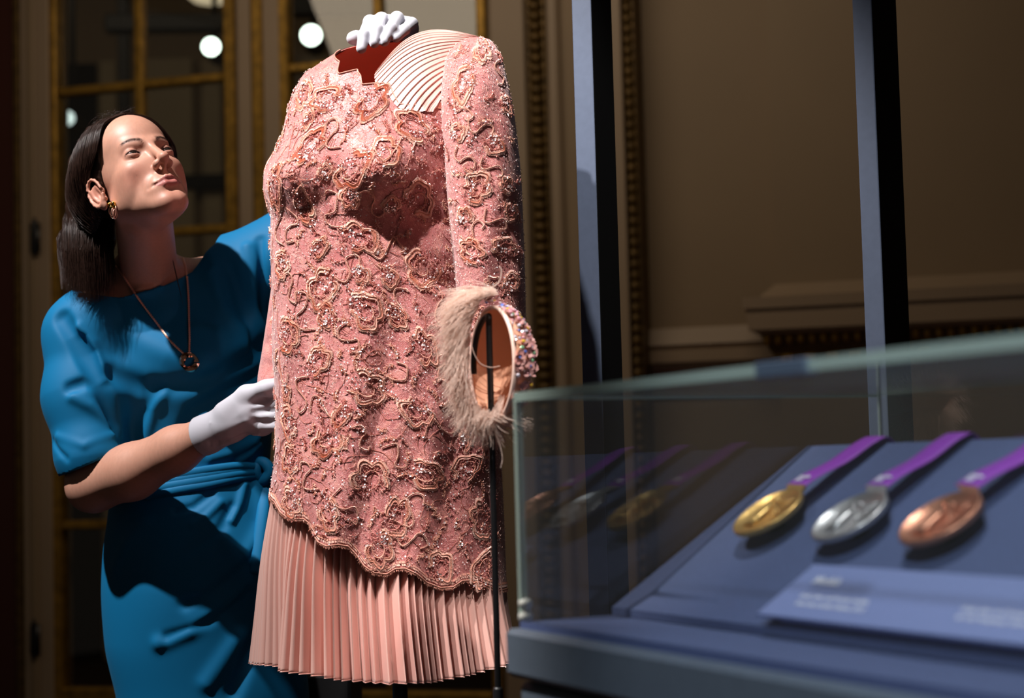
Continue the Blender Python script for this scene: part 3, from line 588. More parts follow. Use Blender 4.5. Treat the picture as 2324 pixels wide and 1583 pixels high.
# back of the satin shoulder, folding over the ridge
# inner bodice visible through the neck opening
ph2 = np.linspace(-math.pi, math.pi, 120, endpoint=False); yt2 = np.where(np.abs(ph2) <= math.pi/2, ytop(ph2)+4, ytop(ph2)-1); F2 = np.linspace(0, 1, 60)[:, None]; Y2 = yt2+(700-yt2)*F2
mk('bodice_lining', torso(np.broadcast_to(ph2, Y2.shape), Y2, -.004+0*Y2), gridfaces(60, 120, True), lining, dress)
# pleated skirt
def skirt():
    NPL = 78; per = 14; N_ = NPL*per; u = np.arange(N_)/per; ang0 = u/NPL*2*math.pi-math.pi
    warp = .035*np.sin(5*ang0+1.)+.02*np.sin(11*ang0+.4)+.01*np.sin(23*ang0); ang = ang0+warp
    fr_ = u % 1; saw = np.where(fr_ < .72, fr_/.72, (1-fr_)/.28); saw = saw**.9
    ys = np.linspace(1095, 1560, 60)
    xl = smooth_interp(ys, [(1095, 622), (1150, 612), (1300, 597), (1420, 584), (1560, 572)]); xr = smooth_interp(ys, [(1095, 1128), (1250, 1136), (1340, 1139), (1430, 1156), (1560, 1178)])
    g = np.clip((ys-1095)/465, 0, 1); depth = .006+.015*g; by = .118+.045*g
    irr = .75+.45*np.abs(np.sin(ang0*3.1+.6)); wav = .012*np.sin(ang0*7+.8)+.006*np.sin(ang0*13)
    hem = np.interp(np.sin(ang), [-1, -.75, -.4, 0, .35, .7, 1], [1506, 1522, 1542, 1551, 1546, 1527, 1490]) ; hem = np.where(np.cos(ang) < 0, hem-28*np.abs(np.cos(ang)), hem)+4*(saw-.5)
    f = np.linspace(0, 1, 60)[:, None]; Y = 1095+(hem-1095)[None]*f
    def at_(tab, Y): return smooth_interp(Y, tab)
    XLs = at_([(1095, 622), (1150, 614), (1300, 606), (1420, 608), (1560, 610)], Y); XRs = at_([(1095, 1128), (1250, 1136), (1340, 1135), (1430, 1142), (1560, 1158)], Y)
    G = np.clip((Y-1095)/465, 0, 1); D = (.006+.040*G)*irr; B = .088+.030*G+.045*G**2
    k = 1+((saw-.5)*D+wav*G)/.19-.03*(1-G)
    return PY((XLs+XRs)/2+(XRs-XLs)/2*np.sin(ang)*k, Y, DY-B*np.cos(ang)-((saw-.5)*D+wav*G)*np.cos(ang)*1.0), N_
Ps, Ns = skirt()
sk = mk('pleated_skirt', Ps, gridfaces(60, Ns, True)[:, ::-1], satin, dress); so = sk.modifiers.new('thickness', 'SOLIDIFY'); so.thickness = .0008; so.offset = -1
b = MB(); b.tube(np.vstack([Ps[-1], Ps[-1][:1]]), .0009, 5); b.build('hem_stitching', satin, dress)
# ---------------------------------------------------------------- embroidery
class Emb:
    """collects little prisms/discs placed on a surface function given in arc-pixel coordinates"""
    def __init__(s, surf, xl, xr): s.surf = surf; s.xl = xl; s.xr = xr
    def conv(s, cx, cy, du, dv):
        cy_ = np.asarray(cy+dv, float); a0 = (smooth_interp(np.array([cy]), s.xr)-smooth_interp(np.array([cy]), s.xl))[0]/2
        return cx+np.asarray(du)/a0, cy_      # cx is an angle
    def at(s, cx, cy, uv, off):
        uv = np.asarray(uv, float).reshape(-1, 2); p, y = s.conv(cx, cy, uv[:, 0], uv[:, 1]); y = np.clip(y, 80, 1345); return s.surf(p, y, np.broadcast_to(off, p.shape)+0., True)
ET, ES = Emb(torso, XL, XR), Emb(sleeve, SL, SR)
def segs_mesh(A, B, N, r0, r1):
    """3-sided tapered rods from A to B (arrays)"""
    T = B-A; T /= np.linalg.norm(T, axis=1)[:, None]+1e-12; S_ = np.cross(T, N); S_ /= np.linalg.norm(S_, axis=1)[:, None]+1e-12; M_ = np.cross(S_, T)
    n = len(A); V = []
    for P_, r in ((A, r0), (B, r1)):
        for a in (math.pi/2, math.pi*7/6, math.pi*11/6): V.append(P_+r*(math.cos(a)*S_+math.sin(a)*M_))
    V = np.stack(V, 1).reshape(-1, 3); k = np.arange(n)[:, None]*6
    quads = np.concatenate([k+np.array([[0, 1, 4, 3]]), k+np.array([[1, 2, 5, 4]]), k+np.array([[2, 0, 3, 5]])]); tris = np.concatenate([k+np.array([[0, 2, 1]]), k+np.array([[3, 4, 5]])])
    return V, [tuple(q) for q in quads.tolist()]+[tuple(q) for q in tris.tolist()]
def discs_mesh(C, N, r, tilt, m=7):
    n = len(C); N = N+rng.normal(0, tilt, N.shape); N /= np.linalg.norm(N, axis=1)[:, None]; U = np.cross(N, np.array([.3, .2, .9])); U /= np.linalg.norm(U, axis=1)[:, None]; W = np.cross(N, U)
    a = np.arange(m)*2*math.pi/m; r = np.broadcast_to(r, (n,)); ring = C[:, None]+r[:, None, None]*(np.cos(a)[None, :, None]*U[:, None]+np.sin(a)[None, :, None]*W[:, None])
    ctr = C-N*(r*.22)[:, None]; V = np.concatenate([ring, ctr[:, None]], 1).reshape(-1, 3); Fs = []
    for k in range(n):
        o = k*(m+1); Fs += [(o+i, o+(i+1) % m, o+m) for i in range(m)]
    return V, Fs
def multi(name, parts, parent):
    """parts: list of (V,F,mat) -> one mesh object with several materials"""
    Vs = []; Fs = []; mi = []; o_ = 0; ms = []
    for V, F_, m in parts:
        if m not in ms: ms.append(m)
        Vs.append(V); Fs += [tuple(i+o_ for i in f) for f in F_]; mi += [ms.index(m)]*len(F_); o_ += len(V)
    o = mk(name, np.vstack(Vs), Fs, None, parent, False)
    for m in ms: o.data.materials.append(m)
    if len(o.data.polygons) == len(mi): o.data.polygons.foreach_set('material_index', np.array(mi, np.int32))
    return o
def rods(E, cx, cy, A, B, o0, o1, r0, r1, m):
    Pa, N = E.at(cx, cy, A, o0); Pb, _ = E.at(cx, cy, B, o1); V, F_ = segs_mesh(Pa, Pb, N, r0, r1); return V, F_, m
PX = .00074  # metres per pixel at the dress
def flower(E, cx, cy, size, rot, parent):
    """petal loops outlined with radial bugle beads, chenille filling and sequins"""
    parts = []; npet = rng.integers(3, 6); stretch = rng.uniform(.75, 1.25); cr, sr = math.cos(rot), math.sin(rot)
    def T(u): u = np.asarray(u, float)*[stretch, 1/stretch]; return np.stack([u[..., 0]*cr-u[..., 1]*sr, u[..., 0]*sr+u[..., 1]*cr], -1)
    # petal outline
    th = np.linspace(0, 2*math.pi, int(size*1.9), endpoint=False); a0 = rng.uniform(0, 6)
    gap = ((th-a0) % (2*math.pi)) < rng.uniform(4.2, 5.9); rad = size*.42*(.80+.28*np.abs(np.sin(th*npet/2+a0))+.06*np.sin(th*7+a0)); th_, rad_ = th[gap], rad[gap]
    O_ = np.stack([np.cos(th_)*rad_, np.sin(th_)*rad_], -1); jl = rng.uniform(.7, 1.2, len(th_))[:, None]; sk_ = .25
    D = np.stack([np.cos(th_+sk_), np.sin(th_+sk_)], -1)
    parts.append(rods(E, cx, cy, T(O_-D*3.4*jl), T(O_+D*3.0*jl), .0022, .0014, .00075, .0006, bugle))
    parts.append(rods(E, cx, cy, T(O_-D*6.5*jl), T(O_-D*2.2), .0008, .0032, .0009, .0007, chen))
    parts.append(rods(E, cx, cy, T(O_*.80-D*2.6*jl), T(O_*.80+D*2.4*jl), .0026, .0016, .0007, .0005, bugle if rng.random() < .5 else chen))
    # inner curl
    t2 = np.linspace(0, 1, int(size*.8)); c2 = np.stack([np.cos(t2*5+a0)*size*(.10+.14*t2), np.sin(t2*5+a0)*size*(.10+.14*t2)], -1); d2 = np.stack([np.cos(t2*5+a0+1.2), np.sin(t2*5+a0+1.2)], -1)
    parts.append(rods(E, cx, cy, T(c2-d2*2.6), T(c2+d2*2.6), .0016, .0026, .0007, .0006, chen if rng.random() < .6 else chen2))
    # loose fringe tufts
    k = int(size*2.0); a = rng.uniform(0, 2*math.pi, k); r_ = size*rng.uniform(.15, .5, k); c = np.stack([np.cos(a)*r_, np.sin(a)*r_], -1); d = rng.normal(0, 2.4, (k, 2))
    parts.append(rods(E, cx, cy, T(c), T(c)+d, .0008, .0034, .0008, .0004, chen2)); parts.append(rods(E, cx, cy, T(c[::2])+1, T(c[::2])+d[::2]*1.3, .0012, .0030, .0007, .0005, bugle))
    # sequins
    k = int(rng.integers(12, 26)); a = a0+rng.normal(0, .8, k); r_ = size*rng.uniform(.05, .42, k); c = np.stack([np.cos(a)*r_, np.sin(a)*r_], -1)
    Pc, N = E.at(cx, cy, T(c), .0042); V, F_ = discs_mesh(Pc, N, rng.uniform(.0011, .0019, k), .28); parts.append((V, F_, seqm))
    return multi('beaded_flower', parts, parent)
def cord(E, cx, cy, L, rot, parent, flip=1):
    cr, sr = math.cos(rot), math.sin(rot); base = np.array([(-.5, -.2*flip), (-.42, .16*flip), (-.22, .24*flip), (-.05, .05*flip), (.12, -.12*flip), (.30, -.05*flip), (.36, .14*flip), (.24, .22*flip)])*L
    base += rng.normal(0, L*.03, base.shape); C_ = catmull(base, 44); C_ = np.stack([C_[:, 0]*cr-C_[:, 1]*sr, C_[:, 0]*sr+C_[:, 1]*cr], -1)
    P_, N = E.at(cx, cy, C_, .0020); b = MB(); b.tube(P_, .0011, 6)
    V1, F1 = np.vstack(b.V), b.F; tan = np.gradient(C_, axis=0); tan /= np.linalg.norm(tan, axis=1)[:, None]+1e-9; nr = np.stack([-tan[:, 1], tan[:, 0]], -1)
    fr_ = rng.uniform(.3, 1, (44, 1)); A = np.repeat(C_, 2, 0); Bd = A+np.repeat(nr, 2, 0)*2.6+np.repeat(tan, 2, 0)*rng.uniform(-2, 2, (88, 1))
    p2 = rods(E, cx, cy, A-np.repeat(nr, 2, 0)*2.2, Bd, .0022, .0022, .0004, .0004, bugle)
    # fan of dark net lines inside the curl
    q = np.linspace(0, 1, 9)[:, None]; a_, b_ = C_[4:24], C_[20:40]; k = np.linspace(0, 19, 9).astype(int)
    c1 = C_[26]; fanA = C_[k+4]; fanB = fanA*.55+c1*.45; p3 = rods(E, cx, cy, fanA, fanB, .0006, .0006, .0003, .0003, thr)
    return multi('scroll_cord', [(V1, F1, cordm), p2, p3], parent)
def sprig(E, cx, cy, L, rot, parent):
    parts = []; cr, sr = math.cos(rot), math.sin(rot); k = int(L*1.0); t = rng.uniform(0, 1, k); s = rng.choice([-1, 1], k); c = np.stack([(t-.5)*L, .12*L*np.sin(t*4)], -1); d = np.stack([rng.uniform(1, 5, k), s*rng.uniform(2, 6, k)], -1)
    R2 = lambda u: np.stack([u[:, 0]*cr-u[:, 1]*sr, u[:, 0]*sr+u[:, 1]*cr], -1)
    parts.append(rods(E, cx, cy, R2(c), R2(c+d), .0008, .0026, .0009, .0005, chen if rng.random() < .5 else chen2))
    parts.append(rods(E, cx, cy, R2(c[::2]), R2(c[::2]+d[::2]*1.4), .0016, .0018, .0005, .0004, bugle))
    kk = int(rng.integers(1, 6)); u = rng.normal(0, L*.2, (kk, 2)); Pc, N = E.at(cx, cy, u, .0034); V, F_ = discs_mesh(Pc, N, rng.uniform(.0010, .0018, kk), .3); parts.append((V, F_, seqm))
    return multi('beaded_sprig', parts, parent)
FL = [(690, 465), (845, 232), (800, 385), (935, 285), (622, 425), (815, 540), (950, 452), (730, 655), (655, 760), (960, 610), (832, 705), (722, 820), (965, 790), (832, 880), (745, 1000), (945, 935), (655, 960), (840, 1085), (745, 1165), (862, 1245), (1000, 1285), (662, 1140), (965, 1075), (1060, 1060), (1090, 1180), (640, 600), (705, 330), (740, 225), (1085, 900), (690, 215), (560+100, 1040), (900, 1175), (1095, 1290), (870, 350)]
occ = []
def mark(c, r): occ.append((*c, r))
def free(x, y, r, k=1.): return all((x-a)**2+(y-b)**2 > (k*(r+c))**2 for a, b, c in occ)
for (x, y) in FL:
    s = float(rng.uniform(76, 104)); flower(ET, float(tphi(x, y)), y, s, rng.uniform(0, 6), dress); mark((x, y), s*.45)
CF = [(660, 520), (845, 470), (900, 330), (790, 600), (690, 700), (900, 680), (800, 770), (905, 860), (690, 900), (790, 1150), (900, 1040), (1010, 970), (700, 1075), (930, 1150), (640, 850), (880, 560), (760, 300), (990, 700), (1010, 830), (940, 1220), (820, 1000), (760, 470), (740, 930), (660, 660), (600+35, 500)]
for (x, y) in CF:
    cord(ET, float(tphi(x, y)), y, float(rng.uniform(72, 105)), rng.uniform(-2, 2), dress, rng.choice([-1, 1])); mark((x, y), 16)
for (x, y, s) in ((1050, 195, 78), (1122, 330, 58), (1082, 425, 84), (1070, 570, 72), (1145, 560, 62), (1150, 240, 50), (1095, 115, 56), (1040, 300, 50), (1160, 480, 50), (1160, 640, 56), (1150, 420, 46), (1055, 490, 50)):
    xl, xr = smooth_interp(y, SL), smooth_interp(y, SR); flower(ES, float(np.arcsin((x-(xl+xr)/2)/((xr-xl)/2))), y, float(s), rng.uniform(0, 6), slv)
for (x, y) in ((1055, 250), (1095, 290), (1130, 500), (1060, 360), (1110, 640), (1135, 170), (1075, 520), (1120, 380)):
    xl, xr = smooth_interp(y, SL), smooth_interp(y, SR); cord(ES, float(np.arcsin((x-(xl+xr)/2)/((xr-xl)/2))), y, 66., rng.uniform(-2, 2), slv, 1)
extra_f = 0
for tr in range(900):
    if extra_f > 18: break
    x, y = rng.uniform(620, 1120), rng.uniform(200, 1290); p = float(tphi(x, y))
    if y < float(ytop(np.array(p)))+30 or y > float(yhem(np.array(p)))-30 or not free(x, y, 26, .8): continue
    flower(ET, p, y, float(rng.uniform(46, 66)), rng.uniform(0, 6), dress); mark((x, y), 24); extra_f += 1
# random fill: sprigs in front, flowers and sprigs round the back and sides
cnt = 0
for tr in range(4000):
    if cnt > 210: break
    x, y = rng.uniform(605, 1140), rng.uniform(175, 1310)
    p = float(tphi(x, y))
    if y < float(ytop(np.array(p)))+16 or y > float(yhem(np.array(p)))-12 or not free(x, y, 13, .74): continue
    sprig(ET, p, y, float(rng.uniform(22, 42)), rng.uniform(0, 6), dress); mark((x, y), 14); cnt += 1
for k in range(46):
    p = rng.uniform(-1.2, 1.35); y = rng.uniform(110, 860); sprig(ES, p, y, float(rng.uniform(18, 34)), rng.uniform(0, 6), slv)
for k in range(34):
    p = math.pi/2+rng.uniform(.1, math.pi-.2); y = rng.uniform(200, 1180); flower(ET, p, y, float(rng.uniform(60, 85)), rng.uniform(0, 6), dress)
# flower row along scallops, scattered sequins, fine threads, eyelash fringe : uncountable
p = rng.uniform(-1.5, 1.5, 2600); y = rng.uniform(140, 1330, 2600); ok = (y > ytop(p)+5) & (y < yhem(p)-4); p, y = p[ok], y[ok]
Pc, N = torso(p, y, .0022+0*y, True); V, F_ = discs_mesh(Pc, N, rng.uniform(.0006, .0013, len(p)), .35, 6); stuff(multi('scattered_sequins', [(V, F_, seqm)], dress))
p = rng.uniform(-1.5, 1.5, 5200); y = rng.uniform(140, 1330, 5200); ok = (y > ytop(p)+5) & (y < yhem(p)-4); p, y = p[ok], y[ok]; a = rng.uniform(0, 6.3, len(p)); L = rng.uniform(1.5, 4, len(p))
A, N = torso(p, y, .0012+0*y, True); B = torso(p+np.cos(a)*L/250, y+np.sin(a)*L, .0018+0*y); V, F_ = segs_mesh(A, B, N, .00042, .00042); stuff(multi('bead_stitches', [(V, F_, bugle)], dress))
p = rng.uniform(-1.5, 1.5, 900); y = rng.uniform(95, 890, 900); Pc, N = sleeve(p, y, .0022+0*y, True); V, F_ = discs_mesh(Pc, N, rng.uniform(.0006, .0014, len(p)), .35, 6)
a = rng.uniform(0, 6.3, 1800); p2 = rng.uniform(-1.5, 1.5, 1800); y2 = rng.uniform(95, 890, 1800); A, N2 = sleeve(p2, y2, .0012+0*y2, True); B = sleeve(p2+np.cos(a)*3/80, y2+np.sin(a)*3, .0018+0*y2); V2, F3 = segs_mesh(A, B, N2, .00042, .00042)
stuff(multi('scattered_sequins', [(V, F_, seqm), (V2, F3, bugle)], slv))
# wandering outline threads of the lace
parts = []
for k in range(230):
    p0, y0 = rng.uniform(-1.4, 1.4), rng.uniform(190, 1290); a = rng.uniform(0, 6.3); m_ = 26; cur = rng.normal(0, .10); da = np.cumsum(rng.normal(cur, .16, m_))+a
    px_ = p0+np.cumsum(np.cos(da))*3.1/250; py_ = y0+np.cumsum(np.sin(da))*3.1; ok = (py_ > ytop(px_)+4) & (py_ < yhem(px_)-3) & (np.abs(px_) < 1.55)
    if ok.sum() < 8: continue
    px_, py_ = px_[ok], py_[ok]; Pq, N = torso(px_, py_, .0008+0*py_, True); parts.append((*segs_mesh(Pq[:-1], Pq[1:], N[:-1], .00045, .00045), thr))
stuff(multi('lace_threads', parts, dress))
p = rng.uniform(-1.57, 1.57, 1500); y = yhem(p); A, N = torso(p, y-1, .0006+0*y, True); B = torso(p+rng.normal(0, .01, 1500), y+rng.uniform(2, 7, 1500), .002+0*y); V, F_ = segs_mesh(A, B, N, .0004, .0002); stuff(multi('eyelash_fringe', [(V, F_, cordm)], dress))
# beaded border rows following the scallops
p = np.linspace(-1.5, 1.5, 760); parts = []
for dy_ in (9, 15):
    y = yhem(p)-dy_; A, N = torso(p, y-2.4, .0012+0*y, True); B = torso(p+.006, y+2.4, .0018+0*y); m_ = rng.random(760) < .62; parts.append((*segs_mesh(A[m_], B[m_], N[m_], .0005, .0005), bugle if dy_ == 9 else chen))
stuff(multi('beaded_border', parts, dress))
# ---------------------------------------------------------------- dress stand
std = thing('garment_stand', 'dark metal stand pole holding up the pink dress', 'stand', tuple(PY(908, 1583, DY)*[1, 1, 0]))
c = PY(908, 1560, DY); b = MB(); b.lathe((c[0], c[1], 0), [(.012, .02), (.0125, .5), (.0125, c[2]+.25), (.004, c[2]+.26)], 20); b.build('pole', blackm, std)
b = MB(); b.lathe((c[0], c[1], 0), [(.15, 0), (.15, .006), (.14, .012), (.02, .02), (.018, .05), (.001, .05)], 40); b.build('base', blackm, std)
# ================================================================== feathered headpiece on its own stand
HY = 2.52
hatst = thing('hat_stand', 'thin black hooked stand pole in front of the pink dress', 'stand', tuple(PY(1128, 1583, HY)*[1, 1, 0]))
pt = PY(1109, 714, HY); b = MB(); b.tube([(pt[0], pt[1], 0.015), (pt[0], pt[1], .6), (pt[0], pt[1], pt[2]-.01), (pt[0]+.0, pt[1], pt[2])], .0046, 12); b.build('pole', blackm, hatst)
zc = PY(1130, 1558, HY)[2]; b = MB(); b.lathe((pt[0], pt[1], 0), [(.0075, .015), (.0075, zc-.004), (.0062, zc)], 20); b.build('lower_tube', blackm, hatst)
b = MB(); b.lathe((pt[0], pt[1], 0), [(.13, 0), (.13, .008), (.12, .014), (.012, .016)], 40); b.build('base', blackm, hatst)
b = MB(); hk = catmull([PY(x, y, Y) for x, y, Y in ((1110, 716, HY), (1099, 722, HY+.012), (1086, 748, HY+.026), (1078, 785, HY+.034), (1075, 820, HY+.036), (1076, 848, HY+.034))], 30); b.tube(hk, .0042, 10); b.build('hook', blackm, hatst)
HC = PY(1117, 828, HY); hn = np.array([-.90, -.43, .02]); hn /= np.linalg.norm(hn); hb_ = np.cross(UZ, hn); hb_ /= np.linalg.norm(hb_); hz = np.cross(hn, hb_)
if hb_[1] > 0: pass
hat = thing('feathered_headpiece', 'peach feathered cocktail hat with crystals on the thin black stand', 'hat', tuple(HC))
felt = mat('peach_felt', linear=(.80, .42, .27), rough=.8, sheen=.4, bump=('noise', 500, .2, .0005)); felt2 = mat('orange_lining', linear=(.82, .40, .24), rough=.75)
RV, RH, RD = .084, .076, .052
def bowl(al, be, k=1.): return HC+(np.sin(al)*np.cos(be)*RV*k)[..., None]*hz+(np.sin(al)*np.sin(be)*RH*k)[..., None]*hb_-(np.cos(al)*RD*k)[..., None]*hn
al, be = np.meshgrid(np.linspace(.02, math.pi/2, 40), np.linspace(0, 2*math.pi, 90, endpoint=False), indexing='ij')
mk('crown', bowl(al, be), gridfaces(40, 90, True), felt, hat); mk('inner_lining', bowl(al, be, .96), gridfaces(40, 90, True), felt2, hat)
b = MB(); be_ = np.linspace(0, 2*math.pi, 90); b.tube(bowl(np.full(90, math.pi/2), be_, .985), .0034, 8); b.build('rim_binding', mat('pale_satin_binding', linear=(.85, .60, .50), rough=.4), hat)
# gathered silk petals and crystals over the outer side of the crown
petm = mat('rose_silk_petal', linear=(.70, .36, .33), rough=.5, sheen=.3)
for k in range(46):
    be0 = rng.uniform(-.3, 2.4) if k % 3 else rng.uniform(.2, 2.2); a0 = rng.uniform(.75, 1.5); c = bowl(np.array([a0]), np.array([be0]), 1.04)[0]; nrm_ = c-(HC-hn*.0); nrm_ /= np.linalg.norm(nrm_)
    t1 = np.cross(nrm_, rng.normal(0, 1, 3)); t1 /= np.linalg.norm(t1); t2 = np.cross(nrm_, t1); r = rng.uniform(.005, .009); g = np.linspace(0, 2*math.pi, 10, endpoint=False)
    ring = [c+r*(math.cos(q)*t1+math.sin(q)*t2)+nrm_*(.003+.002*math.sin(3*q+k)) for q in g]; ring2 = [c+.5*r*(math.cos(q)*t1+math.sin(q)*t2)+nrm_*.0005 for q in g]
    mk('silk_petal', ring+ring2+[c-nrm_*.001], [(i, (i+1) % 10, 10+(i+1) % 10, 10+i) for i in range(10)]+[(10+i, 10+(i+1) % 10, 20) for i in range(10)], petm, hat)
crm = [mat('crystal_clear', linear=(.85, .80, .9), rough=.12, metal=.3, spec=1.0), mat('crystal_blue', linear=(.18, .30, .85), rough=.12, metal=.3, spec=1.0), mat('crystal_gold', linear=(.95, .62, .08), rough=.12, metal=.3, spec=1.0), mat('crystal_green', linear=(.35, .75, .45), rough=.12, metal=.3, spec=1.0), mat('crystal_rose', linear=(.9, .45, .5), rough=.12, metal=.3, spec=1.0)]
protos = []
for m in crm:
    bb = MB(); bb.lathe((0, 0, 0), [(.0004, -.5), (.85, -.05), (1, .1), (.62, .5), (.3, .56)], 8); o = bb.build('crystal', m, hat, False); protos.append(o)
for k in range(130):
    m = int(rng.choice(5, p=[.24, .13, .12, .07, .44])); be0 = rng.normal(.75, .55); a0 = rng.uniform(.85, 1.62); c = bowl(np.array([a0]), np.array([be0]), 1.07+.03*rng.random())[0]; nrm_ = (c-HC)/np.linalg.norm(c-HC)+rng.normal(0, .25, 3)
    o = protos[m] if k < 5 and protos[m].location.length == 0 and m == k else protos[m].copy()
    if o is not protos[m]: COL.objects.link(o); o.parent = hat; o.matrix_parent_inverse = Matrix.Translation(-Vector(hat.location))
    s_ = float(rng.uniform(.0018, .0034)); o.matrix_basis = Matrix.Translation(Vector(c))@Vector(nrm_).to_track_quat('Z', 'Y').to_matrix().to_4x4()@Matrix.Scale(s_, 4)
for m, o in enumerate(protos):
    if o.location.length == 0: c = bowl(np.array([1.3]), np.array([.3+.2*m]), 1.06)[0]; o.matrix_basis = Matrix.Translation(Vector(c))@Matrix.Scale(.003, 4)
# ostrich feather barbs
def feather_mix(nt, b):
    tl = nt.nodes.new('ShaderNodeBsdfTranslucent'); tl.inputs[0].default_value = (1, .86, .78, 1); mx = nt.nodes.new('ShaderNodeMixShader'); mx.inputs[0].default_value = .6
    o = nt.nodes['Material Output']; nt.links.new(b.outputs[0], mx.inputs[1]); nt.links.new(tl.outputs[0], mx.inputs[2]); nt.links.new(mx.outputs[0], o.inputs[0])
fea = mat('pale_ostrich_barb', linear=(.96, .82, .74), rough=.55, sheen=.5, spec=.3, extra=lambda m, nt, b, tc: b.inputs['Transmission Weight'].__setattr__('default_value', 0) or feather_mix(nt, b))
def barbs(n, base_pts, flow, name, Ymid, lens, wid=.00045, seed=0):
    r = np.random.default_rng(seed); base = np.array(base_pts, float); flow = np.array(flow, float); M_ = 9; V = []; Fq = []; ts = np.linspace(0, 1, len(base))
    for k in range(n):
        t = r.uniform(0, 1); bx, by = np.interp(t, ts, base[:, 0])+r.normal(0, 3.5), np.interp(t, ts, base[:, 1])+r.normal(0, 3.5)
        fa = np.interp(t, ts, flow[:, 0])+r.normal(0, .16); fc = np.interp(t, ts, flow[:, 1])+r.normal(0, .35); L = np.interp(t, ts, lens)*r.uniform(.45, 1.12); Y0 = Ymid+r.normal(0, .014); dY = r.normal(0, .02)
        x, y = bx, by; pts = []
        for i in range(M_): pts.append((x, y, Y0+dY*i/M_)); a = fa+fc*(i/M_)**1.3; x += math.cos(a)*L/M_; y += math.sin(a)*L/M_
        pts = np.array(pts); P_ = PY(pts[:, 0], pts[:, 1], pts[:, 2]); tg = np.gradient(P_, axis=0); sd = np.cross(tg, [0, 1, .2]); sd /= np.linalg.norm(sd, axis=1)[:, None]+1e-9; w = (wid*(1-.75*np.linspace(0, 1, M_)**2))[:, None]
        o = len(V)*1; base_i = k*M_*3; V.append(np.stack([P_-sd*w, P_+sd*w, P_+np.array([0, -.0007, 0])], 1).reshape(-1, 3))
        for i in range(M_-1):
            a_ = base_i+i*3; Fq += [(a_, a_+3, a_+5, a_+2), (a_+2, a_+5, a_+4, a_+1), (a_+1, a_+4, a_+3, a_)]
    return stuff(mk(name, np.vstack(V), np.array(Fq), fea, hat))
H_ = math.pi
barbs(1900, [(1125, 662), (1100, 664), (1084, 684), (1068, 720), (1060, 770), (1058, 830)], [(H_*1.02, -.9), (H_*.98, -1.0), (H_*.86, -.6), (H_*.74, -.45), (H_*.66, -.3), (H_*.60, -.1)], 'feather_barbs', HY-.005, [66, 118, 130, 128, 118, 104], seed=1)
barbs(1100, [(1052, 800), (1056, 860), (1070, 905), (1092, 935), (1120, 952)], [(H_*.62, -.1), (H_*.58, .1), (H_*.56, .2), (H_*.52, 0), (H_*.36, -.2)], 'feather_barbs', HY+.004, [96, 104, 96, 88, 74], seed=2)
barbs(260, [(1112, 945), (1135, 940), (1150, 950)], [(.5, -.2), (.35, -.1), (.3, .1)], 'feather_barbs', HY-.01, [70, 80, 62], wid=.0009, seed=3)
barbs(240, [(1140, 900), (1120, 940), (1095, 930)], [(H_*.55, .2), (H_*.62, .1), (H_*.7, 0)], 'feather_barbs', HY-.02, [60, 50, 50], seed=4)
b = MB(); 
for pp_ in ([(1066, 745), (1072, 790), (1088, 822), (1112, 833), (1135, 830)], [(1110, 655), (1132, 640), (1138, 615), (1134, 604)], [(1125, 985), (1135, 1010), (1140, 1040), (1136, 1062)]):
    q = catmull([PY(x, y, HY-.03) for x, y in pp_], 24); b.tube(q, .0006, 5)
b.build('stray_barb', fea, hat)
